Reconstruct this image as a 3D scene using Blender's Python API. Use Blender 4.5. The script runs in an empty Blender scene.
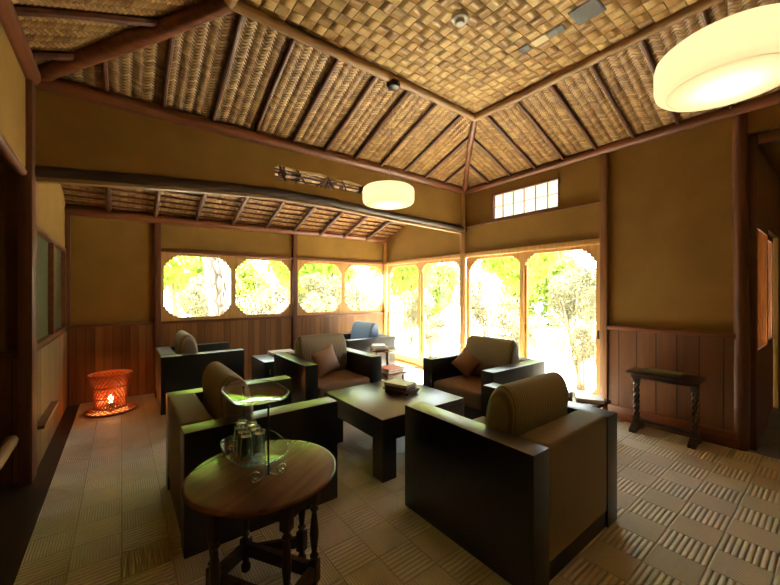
import bpy, bmesh, math, random
from mathutils import Vector, Matrix
from mathutils.geometry import tessellate_polygon

# ------------------------------------------------------------------ camera, sky, sun, exposure
SC = bpy.context.scene
COL = SC.collection
PI = math.pi
YAW = math.radians(37.5)
cam_data = bpy.data.cameras.new('camera')
cam_data.sensor_width = 36.0
cam_data.lens = 350.0 * 36.0 / 780.0
cam_data.clip_start = 0.02
cam = bpy.data.objects.new('camera', cam_data)
COL.objects.link(cam)
cam.location = (0, 0, 1.4)
cam.rotation_euler = (PI / 2, 0, -YAW)
SC.camera = cam

SC.view_settings.view_transform = 'Standard'
SC.view_settings.look = 'None'
SC.view_settings.gamma = 1.0
SC.view_settings.use_curve_mapping = False
SC.view_settings.exposure = 0.4

w = bpy.data.worlds.new('sky')
SC.world = w
w.use_nodes = True
bg = w.node_tree.nodes['Background']
bg.inputs['Color'].default_value = (0.86, 0.94, 1.0, 1)
bg.inputs['Strength'].default_value = 7.0

sun_d = bpy.data.lights.new('sun', 'SUN')
sun_d.energy = 85.0
sun_d.angle = math.radians(2.0)
sun_d.color = (1.0, 0.95, 0.84)
sun = bpy.data.objects.new('sun', sun_d)
COL.objects.link(sun)
sun.rotation_euler = Vector((-0.55, 0.10, -1.05)).to_track_quat('-Z', 'Y').to_euler()


def portal(name, loc, size_x, size_y, facing):
    d = bpy.data.lights.new(name, 'AREA')
    d.shape = 'RECTANGLE'
    d.size = size_x
    d.size_y = size_y
    d.cycles.is_portal = True
    o = bpy.data.objects.new(name, d)
    COL.objects.link(o)
    o.location = loc
    o.rotation_euler = Vector(facing).to_track_quat('-Z', 'Y').to_euler()


XW = 4.38            # inner face of garden wall
YP = 3.75            # partition line between main room and alcove
YB = 5.88            # alcove back wall
XL = -0.55           # left wall
YN = -1.7            # wall behind the viewer
ZT = 3.0             # wall height
portal('daylight_garden_doors', (XW + 0.12, 2.72, 1.05), 2.0, 1.9, (-1, 0, 0))
portal('daylight_alcove_doors', (XW + 0.12, 4.82, 1.05), 2.0, 1.9, (-1, 0, 0))
portal('daylight_alcove_windows', (2.4, YB + 0.12, 1.5), 4.0, 1.0, (0, -1, 0))
portal('daylight_lattice_doors', (5.4, 0.66, 1.45), 1.8, 1.2, (0, -1, 0))

CY = SC.cycles
CY.max_bounces = 10
CY.diffuse_bounces = 6
CY.glossy_bounces = 4
CY.transmission_bounces = 10
CY.transparent_max_bounces = 24
CY.caustics_reflective = False
CY.caustics_refractive = False
CY.sample_clamp_indirect = 8.0


# ------------------------------------------------------------------ node helper and materials
class NB:
    def __init__(self, name):
        self.m = bpy.data.materials.new(name)
        self.m.use_nodes = True
        self.t = self.m.node_tree
        self.p = self.t.nodes['Principled BSDF']
        self.out = self.t.nodes['Material Output']

    def n(self, kind, **kw):
        x = self.t.nodes.new(kind)
        for k, v in kw.items():
            setattr(x, k, v)
        return x

    def link(self, a, b):
        self.t.links.new(a, b)

    def put(self, sock, v):
        if isinstance(v, (int, float)):
            sock.default_value = v
        elif isinstance(v, (tuple, list)):
            if len(v) == 3 and sock.type == 'RGBA':
                v = (*v, 1)
            sock.default_value = v
        else:
            self.link(v, sock)

    def math(self, op, a, b=0.0, c=None):
        x = self.n('ShaderNodeMath', operation=op)
        self.put(x.inputs[0], a)
        self.put(x.inputs[1], b)
        if c is not None:
            self.put(x.inputs[2], c)
        return x.outputs[0]

    def coord(self, which='Object', scale=(1, 1, 1)):
        c = self.n('ShaderNodeTexCoord')
        mp = self.n('ShaderNodeMapping')
        self.link(c.outputs[which], mp.inputs['Vector'])
        mp.inputs['Scale'].default_value = scale
        return mp.outputs['Vector']

    def xyz(self, vec):
        s = self.n('ShaderNodeSeparateXYZ')
        self.link(vec, s.inputs[0])
        return s.outputs[0], s.outputs[1], s.outputs[2]

    def comb(self, x, y, z=0.0):
        c = self.n('ShaderNodeCombineXYZ')
        self.put(c.inputs[0], x)
        self.put(c.inputs[1], y)
        self.put(c.inputs[2], z)
        return c.outputs[0]

    def noise(self, vec, scale=5.0, detail=4.0, rough=0.55):
        x = self.n('ShaderNodeTexNoise')
        self.link(vec, x.inputs['Vector'])
        x.inputs['Scale'].default_value = scale
        x.inputs['Detail'].default_value = detail
        x.inputs['Roughness'].default_value = rough
        return x.outputs['Fac']

    def white(self, vec):
        x = self.n('ShaderNodeTexWhiteNoise', noise_dimensions='3D')
        self.link(vec, x.inputs['Vector'])
        return x.outputs['Value']

    def ramp(self, fac, stops):
        x = self.n('ShaderNodeValToRGB')
        self.put(x.inputs[0], fac)
        el = x.color_ramp.elements
        while len(el) < len(stops):
            el.new(0.5)
        for e, (p, c) in zip(el, stops):
            e.position = p
            e.color = (*c, 1)
        return x.outputs[0]

    def mix(self, fac, a, b):
        x = self.n('ShaderNodeMix', data_type='RGBA')
        self.put(x.inputs[0], fac)
        self.put(x.inputs[6], a)
        self.put(x.inputs[7], b)
        return x.outputs[2]

    def mulc(self, col, f):
        x = self.n('ShaderNodeMix', data_type='RGBA', blend_type='MULTIPLY')
        x.inputs[0].default_value = 1.0
        self.put(x.inputs[6], col)
        cc = self.n('ShaderNodeCombineColor')
        for i in range(3):
            self.put(cc.inputs[i], f)
        self.link(cc.outputs[0], x.inputs[7])
        return x.outputs[2]

    def bump(self, h, strength=0.5, dist=0.01):
        x = self.n('ShaderNodeBump')
        x.inputs['Strength'].default_value = strength
        x.inputs['Distance'].default_value = dist
        self.link(h, x.inputs['Height'])
        self.link(x.outputs[0], self.p.inputs['Normal'])

    def done(self, col=None, rough=None, **kw):
        if col is not None:
            self.put(self.p.inputs['Base Color'], col)
        if rough is not None:
            self.put(self.p.inputs['Roughness'], rough)
        for k, v in kw.items():
            self.put(self.p.inputs[k.replace('_', ' ')], v)
        return self.m


def mat_noise(name, c1, c2, scale=6.0, rough=0.6, stretch=(1, 1, 1), bump=0.0, dist=0.005, **kw):
    b = NB(name)
    v = b.coord('Object', stretch)
    f = b.noise(v, scale, 5.0)
    col = b.ramp(f, [(0.3, c1), (0.7, c2)])
    if bump:
        b.bump(f, bump, dist)
    return b.done(col, rough, **kw)


def mat_plaster(name, c1, c2):
    b = NB(name)
    v = b.coord()
    f = b.noise(v, 3.0, 4.0)
    g = b.noise(v, 160.0, 3.0)
    col = b.ramp(f, [(0.3, c1), (0.75, c2)])
    b.bump(g, 0.25, 0.003)
    return b.done(col, 0.9)


def mat_planks(name, axis, width, c1, c2, rough=0.5):
    """vertical boards along the axis, a dark joint between boards, grain upwards"""
    b = NB(name)
    x, y, z = b.xyz(b.coord())
    u = x if axis == 'x' else y
    q = b.math('DIVIDE', u, width)
    i = b.math('FLOOR', q)
    fr = b.math('FRACT', q)
    rnd = b.white(b.comb(i, 0.37, 1.0))
    gv = b.comb(b.math('MULTIPLY', u, 26.0), b.math('MULTIPLY', z, 1.6), b.math('MULTIPLY', rnd, 40.0))
    g = b.noise(gv, 1.0, 5.0, 0.6)
    t = b.math('ADD', b.math('MULTIPLY', rnd, 0.5), b.math('MULTIPLY', g, 0.6))
    col = b.ramp(t, [(0.2, c1), (0.85, c2)])
    e = b.math('MINIMUM', fr, b.math('SUBTRACT', 1.0, fr))
    joint = b.math('GREATER_THAN', e, 0.03)
    h = b.math('ADD', b.math('MULTIPLY', joint, 1.0), b.math('MULTIPLY', g, 0.15))
    col = b.mulc(col, b.math('ADD', 0.25, b.math('MULTIPLY', joint, 0.75)))
    b.bump(h, 0.5, 0.004)
    return b.done(col, rough)


def mat_wood(name, c1, c2, axis='z', rough=0.5, freq=22.0, coat=0.0):
    b = NB(name)
    s = {'x': (1.5, freq, freq), 'y': (freq, 1.5, freq), 'z': (freq, freq, 1.5)}[axis]
    f = b.noise(b.coord('Object', s), 1.0, 5.0, 0.6)
    col = b.ramp(f, [(0.25, c1), (0.75, c2)])
    b.bump(f, 0.15, 0.003)
    return b.done(col, rough, Coat_Weight=coat)


def mat_basket_weave(name, cell, c_dark, c_mid, c_light):
    """broad over-under strips, each crossing a raised square"""
    b = NB(name)
    x, y, z = b.xyz(b.coord('UV'))
    qx, qy = b.math('DIVIDE', x, cell), b.math('DIVIDE', y, cell)
    ix, iy = b.math('FLOOR', qx), b.math('FLOOR', qy)
    fx, fy = b.math('FRACT', qx), b.math('FRACT', qy)
    par = b.math('ABSOLUTE', b.math('MODULO', b.math('ADD', ix, iy), 2.0))
    par = b.math('GREATER_THAN', par, 0.5)
    npar = b.math('SUBTRACT', 1.0, par)
    sx = b.math('SINE', b.math('MULTIPLY', fx, PI))
    sy = b.math('SINE', b.math('MULTIPLY', fy, PI))
    bulge = b.math('ADD', b.math('MULTIPLY', sx, par), b.math('MULTIPLY', sy, npar))
    across = b.math('ADD', b.math('MULTIPLY', fy, par), b.math('MULTIPLY', fx, npar))
    e = b.math('MINIMUM', across, b.math('SUBTRACT', 1.0, across))
    edge = b.n('ShaderNodeMapRange')
    b.put(edge.inputs[0], e)
    edge.inputs[1].default_value = 0.0
    edge.inputs[2].default_value = 0.05
    edge = edge.outputs[0]
    rnd = b.white(b.comb(ix, iy, 3.0))
    uu = b.math('ADD', b.math('MULTIPLY', x, par), b.math('MULTIPLY', y, npar))
    vv = b.math('ADD', b.math('MULTIPLY', y, par), b.math('MULTIPLY', x, npar))
    g = b.noise(b.comb(b.math('MULTIPLY', uu, 8.0), b.math('MULTIPLY', vv, 130.0), rnd), 1.0, 3.0)
    t = b.math('ADD', b.math('MULTIPLY', rnd, 0.55), b.math('MULTIPLY', g, 0.5))
    col = b.ramp(t, [(0.15, c_dark), (0.5, c_mid), (0.9, c_light)])
    col = b.mulc(col, b.math('ADD', 0.35, b.math('MULTIPLY', edge, 0.65)))
    h = b.math('ADD', b.math('MULTIPLY', bulge, b.math('POWER', edge, 0.5)), b.math('MULTIPLY', g, 0.06))
    b.bump(h, 1.0, 0.024)
    return b.done(col, 0.42)


def mat_twill(name, col_w, strip, c_dark, c_mid, c_light):
    """bamboo strips plaited in herringbone columns that run up the slope"""
    b = NB(name)
    x, y, z = b.xyz(b.coord('UV'))
    tooth = b.math('FRACT', b.math('DIVIDE', y, strip))
    xs = b.math('ADD', x, b.math('MULTIPLY', tooth, col_w * 0.34))
    q = b.math('DIVIDE', xs, col_w)
    ic = b.math('FLOOR', q)
    fc = b.math('FRACT', q)
    odd = b.math('GREATER_THAN', b.math('FLOORED_MODULO', ic, 2.0), 0.5)
    sg = b.math('MULTIPLY_ADD', odd, 2.0, -1.0)
    d = b.math('ADD', y, b.math('MULTIPLY', sg, b.math('MULTIPLY', fc, col_w * 0.42)))
    k = b.math('DIVIDE', d, strip)
    ik = b.math('FLOOR', k)
    fk = b.math('FRACT', k)
    rnd = b.white(b.comb(ic, ik, 2.0))
    big = b.noise(b.coord('UV'), 3.0, 2.0)
    g = b.noise(b.comb(b.math('MULTIPLY', x, 20.0), b.math('MULTIPLY', d, 150.0), rnd), 1.0, 3.0)
    t = b.math('ADD', b.math('MULTIPLY', rnd, 0.42), b.math('MULTIPLY', g, 0.35))
    t = b.math('ADD', t, b.math('MULTIPLY', big, 0.35))
    t = b.math('ADD', t, b.math('MULTIPLY', odd, -0.12))
    col = b.ramp(t, [(0.2, c_dark), (0.52, c_mid), (0.85, c_light)])
    e = b.math('MINIMUM', fk, b.math('SUBTRACT', 1.0, fk))
    ec = b.math('MINIMUM', fc, b.math('SUBTRACT', 1.0, fc))
    edge = b.math('MINIMUM', b.math('MINIMUM', b.math('MULTIPLY', e, 7.0), b.math('MULTIPLY', ec, 9.0)), 1.0)
    col = b.mulc(col, b.math('ADD', 0.42, b.math('MULTIPLY', edge, 0.58)))
    h = b.math('ADD', b.math('MULTIPLY', b.math('SINE', b.math('MULTIPLY', fc, PI)), 1.0), b.math('MULTIPLY', b.math('MULTIPLY', fk, edge), 0.5))
    b.bump(h, 1.0, 0.010)
    return b.done(col, 0.42)


def mat_carpet(name, cell, c_lo, c_hi):
    """square tiles of cord, ribs crosswise in every other tile"""
    b = NB(name)
    v = b.coord()
    x, y, z = b.xyz(v)
    qx, qy = b.math('DIVIDE', x, cell), b.math('DIVIDE', y, cell)
    ix, iy = b.math('FLOOR', qx), b.math('FLOOR', qy)
    fx, fy = b.math('FRACT', qx), b.math('FRACT', qy)
    par = b.math('FLOORED_MODULO', b.math('ADD', ix, iy), 2.0)
    par = b.math('GREATER_THAN', par, 0.5)
    npar = b.math('SUBTRACT', 1.0, par)
    r1 = b.math('ABSOLUTE', b.math('SINE', b.math('MULTIPLY', fy, PI * 8)))
    r2 = b.math('ABSOLUTE', b.math('SINE', b.math('MULTIPLY', fx, PI * 16)))
    r2 = b.math('MULTIPLY_ADD', r2, 0.55, 0.35)
    rib = b.math('ADD', b.math('MULTIPLY', r1, par), b.math('MULTIPLY', r2, npar))
    rib = b.math('POWER', rib, 0.7)
    ex = b.math('MINIMUM', fx, b.math('SUBTRACT', 1.0, fx))
    ey = b.math('MINIMUM', fy, b.math('SUBTRACT', 1.0, fy))
    e = b.math('MINIMUM', b.math('MULTIPLY', b.math('MINIMUM', ex, ey), 40.0), 1.0)
    n = b.noise(v, 220.0, 2.0)
    big = b.noise(v, 2.0, 3.0)
    rnd = b.white(b.comb(ix, iy, 9.0))
    t = b.math('ADD', b.math('MULTIPLY', n, 0.4), b.math('ADD', b.math('MULTIPLY', big, 0.35), b.math('MULTIPLY', rnd, 0.3)))
    col = b.ramp(t, [(0.2, c_lo), (0.85, c_hi)])
    groove = b.math('MULTIPLY', b.math('ADD', 0.70, b.math('MULTIPLY', rib, 0.30)), b.math('ADD', 0.8, b.math('MULTIPLY', e, 0.2)))
    col = b.mulc(col, groove)
    b.bump(b.math('MULTIPLY', rib, e), 0.9, 0.011)
    return b.done(col, 0.5)


def mat_stripes(name, period, c1, c2, rough=0.75):
    b = NB(name)
    x, y, z = b.xyz(b.coord())
    s = b.math('SINE', b.math('MULTIPLY', x, 2 * PI / period))
    f = b.math('MULTIPLY_ADD', s, 0.5, 0.5)
    n = b.noise(b.coord(), 90.0, 2.0)
    col = b.ramp(b.math('ADD', b.math('MULTIPLY', f, 0.8), b.math('MULTIPLY', n, 0.3)), [(0.25, c1), (0.8, c2)])
    b.bump(f, 0.6, 0.004)
    return b.done(col, rough, Sheen_Weight=0.2)


def mat_lacquer(name, axis='x', rough=0.3, ior=1.7):
    b = NB(name)
    s = {'x': (1.2, 30, 30), 'y': (30, 1.2, 30)}[axis]
    f = b.noise(b.coord('Object', s), 1.0, 5.0, 0.6)
    col = b.ramp(f, [(0.3, (0.003, 0.0025, 0.002)), (0.75, (0.006, 0.005, 0.004))])
    return b.done(col, rough, IOR=ior)


def mat_glass_pane(name, tint=(1, 1, 1), refl=1.0):
    b = NB(name)
    tr = b.n('ShaderNodeBsdfTransparent')
    tr.inputs[0].default_value = (*tint, 1)
    gl = b.n('ShaderNodeBsdfGlossy')
    gl.inputs['Roughness'].default_value = 0.02
    lw = b.n('ShaderNodeLayerWeight')
    lw.inputs[0].default_value = 0.5
    fr = b.math('MULTIPLY_ADD', b.math('POWER', lw.outputs['Facing'], 5.0), 0.9, 0.035)
    mx = b.n('ShaderNodeMixShader')
    b.link(b.math('MULTIPLY', fr, refl), mx.inputs[0])
    b.link(tr.outputs[0], mx.inputs[1])
    b.link(gl.outputs[0], mx.inputs[2])
    b.link(mx.outputs[0], b.out.inputs['Surface'])
    return b.m


def mat_leaf(name, c1, c2):
    b = NB(name)
    rnd = b.white(b.coord('Object', (3, 3, 3)))
    f = b.noise(b.coord(), 2.0, 2.0)
    col = b.ramp(b.math('ADD', b.math('MULTIPLY', rnd, 0.4), b.math('MULTIPLY', f, 0.6)), [(0.2, c1), (0.8, c2)])
    d = b.n('ShaderNodeBsdfDiffuse')
    t = b.n('ShaderNodeBsdfTranslucent')
    b.link(col, d.inputs[0])
    b.link(col, t.inputs[0])
    mx = b.n('ShaderNodeMixShader')
    mx.inputs[0].default_value = 0.45
    b.link(d.outputs[0], mx.inputs[1])
    b.link(t.outputs[0], mx.inputs[2])
    b.link(mx.outputs[0], b.out.inputs['Surface'])
    return b.m


def mat_emit(name, col, strength, rough=0.3):
    b = NB(name)
    return b.done((*col, 1), rough, Emission_Color=(*col, 1), Emission_Strength=strength)


M = {}
M['plaster'] = mat_plaster('ochre_plaster', (0.225, 0.117, 0.014), (0.275, 0.146, 0.019))
M['post'] = mat_wood('dark_red_post', (0.07, 0.022, 0.008), (0.19, 0.062, 0.022), 'z', 0.5, 30)
M['post_mid'] = mat_wood('brown_post', (0.15, 0.062, 0.022), (0.32, 0.145, 0.05), 'z', 0.5, 30)
M['beam_x'] = mat_wood('dark_beam_x', (0.09, 0.028, 0.010), (0.26, 0.085, 0.030), 'x', 0.4, 30)
M['beam_y'] = mat_wood('dark_beam_y', (0.09, 0.028, 0.010), (0.26, 0.085, 0.030), 'y', 0.4, 30)
M['log_dark'] = mat_wood('smoked_log', (0.02, 0.010, 0.005), (0.065, 0.03, 0.013), 'x', 0.45, 30)
M['log_tan_x'] = mat_wood('tan_log_x', (0.20, 0.10, 0.035), (0.42, 0.24, 0.09), 'x', 0.45, 24)
M['log_tan_y'] = mat_wood('tan_log_y', (0.20, 0.10, 0.035), (0.42, 0.24, 0.09), 'y', 0.45, 24)
M['log_tan_z'] = mat_wood('tan_log_z', (0.24, 0.115, 0.035), (0.44, 0.235, 0.08), 'z', 0.45, 24)
M['rafter'] = mat_noise('rafter_wood', (0.055, 0.018, 0.007), (0.16, 0.055, 0.02), 14, 0.5)
M['frame'] = mat_wood('cedar_frame', (0.46, 0.235, 0.065), (0.68, 0.39, 0.125), 'z', 0.45, 26)
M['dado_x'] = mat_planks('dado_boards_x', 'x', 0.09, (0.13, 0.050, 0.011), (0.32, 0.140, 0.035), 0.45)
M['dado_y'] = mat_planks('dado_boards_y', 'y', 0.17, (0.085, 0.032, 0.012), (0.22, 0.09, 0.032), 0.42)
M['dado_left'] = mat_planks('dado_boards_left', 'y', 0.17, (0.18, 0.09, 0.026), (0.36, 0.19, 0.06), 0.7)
M['flatweave'] = mat_basket_weave('broad_basket_weave', 0.098, (0.21, 0.10, 0.024), (0.46, 0.265, 0.078), (0.78, 0.54, 0.22))
M['twill'] = mat_twill('twill_weave', 0.075, 0.030, (0.19, 0.082, 0.02), (0.38, 0.205, 0.06), (0.62, 0.395, 0.15))
M['carpet'] = mat_carpet('cord_carpet', 0.215, (0.74, 0.655, 0.545), (0.92, 0.845, 0.735))
M['floor_dark'] = mat_wood('dark_floor_board', (0.02, 0.012, 0.008), (0.06, 0.035, 0.022), 'y', 0.35, 20)
M['slate'] = mat_noise('slate_floor', (0.10, 0.10, 0.11), (0.19, 0.19, 0.20), 4, 0.5, bump=0.3)
M['lac'] = mat_lacquer('black_lacquered_wood', 'y')
M['lac_x'] = mat_lacquer('black_lacquered_wood_x', 'x')
M['lac_top'] = mat_lacquer('boosted_reflection_top', 'y', 0.33, 2.7)  # same lacquer, reflectance raised on upper faces to brighten the garden reflection
M['fabric'] = mat_noise('beige_upholstery', (0.215, 0.172, 0.112), (0.265, 0.215, 0.145), 120, 0.7, bump=0.2, dist=0.001)
M['stripe'] = mat_stripes('striped_cushion', 0.019, (0.21, 0.172, 0.105), (0.36, 0.305, 0.205))
M['stripe_sky_tint'] = mat_stripes('sky_tinted_cushion', 0.021, (0.16, 0.24, 0.40), (0.24, 0.34, 0.54))  # blue sheen of the sky put into one cushion's cloth colour
M['seat'] = mat_noise('brown_seat_cloth', (0.24, 0.145, 0.09), (0.29, 0.18, 0.115), 60, 0.55, bump=0.15, dist=0.001)
M['pillow'] = mat_noise('rose_brown_cloth', (0.36, 0.21, 0.135), (0.43, 0.265, 0.175), 40, 0.65, bump=0.2, dist=0.001)
M['table_wood'] = mat_wood('polished_brown_wood', (0.075, 0.026, 0.010), (0.22, 0.082, 0.030), 'x', 0.25, 16, 0.0)
M['turned'] = mat_wood('dark_turned_wood', (0.018, 0.008, 0.005), (0.05, 0.022, 0.012), 'z', 0.3, 24)
M['brass'] = NB('aged_metal').done((0.68, 0.58, 0.42, 1), 0.22, Metallic=1.0)
M['dark_metal'] = NB('dark_metal').done((0.05, 0.045, 0.04, 1), 0.35, Metallic=0.8)
M['glint'] = NB('glint_metal').done((0.8, 0.8, 0.8, 1), 0.15, Metallic=1.0)
M['tray_glass'] = mat_glass_pane('tray_glass', (0.95, 0.98, 0.93), 0.9)
M['pane'] = mat_glass_pane('window_glass', (0.97, 0.99, 0.97), 0.8)


def _tumbler():
    b = NB('tumbler_glass')
    g = b.n('ShaderNodeBsdfGlass')
    g.inputs['Color'].default_value = (0.97, 1.0, 0.95, 1)
    g.inputs['Roughness'].default_value = 0.03
    g.inputs['IOR'].default_value = 1.45
    df = b.n('ShaderNodeBsdfTranslucent')
    df.inputs[0].default_value = (0.9, 0.95, 0.85, 1)
    m2 = b.n('ShaderNodeMixShader')
    m2.inputs[0].default_value = 0.14
    b.link(g.outputs[0], m2.inputs[1])
    b.link(df.outputs[0], m2.inputs[2])
    b.link(m2.outputs[0], b.out.inputs['Surface'])
    return b.m


M['tumbler'] = _tumbler()
M['dark_pane'] = NB('frosted_dark_glass').done((0.085, 0.095, 0.045, 1), 0.35)
M['paper'] = mat_noise('paper', (0.70, 0.68, 0.62), (0.82, 0.80, 0.75), 30, 0.8)
M['book_white'] = mat_noise('white_cover', (0.88, 0.86, 0.84), (0.93, 0.91, 0.9), 10, 0.4)
M['book_brown'] = mat_noise('brown_cover', (0.09, 0.05, 0.03), (0.14, 0.08, 0.05), 30, 0.5)
M['book_dark'] = mat_noise('dark_cover', (0.03, 0.022, 0.018), (0.06, 0.045, 0.035), 30, 0.5)
M['book_red'] = mat_noise('red_cover', (0.50, 0.10, 0.07), (0.60, 0.15, 0.10), 20, 0.5)
M['book_tan'] = mat_noise('tan_cover', (0.42, 0.33, 0.20), (0.52, 0.42, 0.27), 20, 0.5)
M['book_green'] = mat_noise('grey_green_cover', (0.17, 0.18, 0.12), (0.24, 0.25, 0.17), 20, 0.5)


def mat_opal(name, col):
    b = NB(name)
    t = b.n('ShaderNodeBsdfTranslucent')
    t.inputs[0].default_value = (*col, 1)
    d = b.n('ShaderNodeBsdfDiffuse')
    d.inputs[0].default_value = (*col, 1)
    mx = b.n('ShaderNodeMixShader')
    mx.inputs[0].default_value = 0.3
    b.link(t.outputs[0], mx.inputs[1])
    b.link(d.outputs[0], mx.inputs[2])
    b.link(mx.outputs[0], b.out.inputs['Surface'])
    return b.m


M['shade'] = mat_opal('opal_shade', (1.0, 0.92, 0.68))
M['shade_bottom'] = mat_opal('opal_diffuser', (1.0, 0.92, 0.68))
M['paper_pane'] = mat_opal('white_window_paper', (0.95, 0.95, 0.93))
M['white_plastic'] = NB('white_plastic').done((0.75, 0.72, 0.62, 1), 0.4)
M['vent'] = mat_noise('grey_vent', (0.065, 0.06, 0.05), (0.10, 0.093, 0.08), 60, 0.6)
M['cream'] = NB('cream_tile').done((0.80, 0.66, 0.36, 1), 0.4)
M['bulb'] = mat_emit('candle_bulb', (1.0, 0.36, 0.09), 170.0)
M['wicker'] = mat_noise('red_brown_cane', (0.30, 0.07, 0.02), (0.50, 0.15, 0.04), 40, 0.45)
M['gravel'] = mat_noise('pale_gravel', (0.50, 0.47, 0.38), (0.70, 0.66, 0.56), 30, 0.9, bump=0.4)
M['bark'] = None
M['leaf_lime'] = mat_leaf('lime_leaf', (0.42, 0.60, 0.10), (0.60, 0.75, 0.18))
M['leaf_pale'] = mat_leaf('pale_leaf', (0.17, 0.155, 0.095), (0.29, 0.27, 0.175))
M['leaf_dark'] = mat_leaf('dark_leaf', (0.10, 0.17, 0.03), (0.24, 0.32, 0.08))
M['leaf_hedge'] = mat_leaf('hedge_leaf', (0.22, 0.29, 0.06), (0.36, 0.43, 0.12))
M['stem'] = mat_noise('shrub_stem', (0.16, 0.12, 0.07), (0.32, 0.26, 0.17), 20, 0.8)
M['stone'] = mat_noise('garden_stone', (0.35, 0.34, 0.30), (0.55, 0.53, 0.48), 8, 0.9, bump=0.4, dist=0.03)
M['roof'] = mat_noise('eave_board', (0.10, 0.06, 0.03), (0.18, 0.11, 0.06), 10, 0.7)


def _bark():
    b = NB('pine_bark')
    v = b.coord('Object', (7, 7, 2.6))
    x = b.n('ShaderNodeTexVoronoi', feature='DISTANCE_TO_EDGE')
    b.link(v, x.inputs['Vector'])
    x.inputs['Scale'].default_value = 1.4
    d = x.outputs['Distance']
    col = b.ramp(d, [(0.0, (0.22, 0.19, 0.17)), (0.2, (0.55, 0.52, 0.49))])
    b.bump(d, 1.0, 0.06)
    return b.done(col, 0.9)


M['bark'] = _bark()


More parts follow.
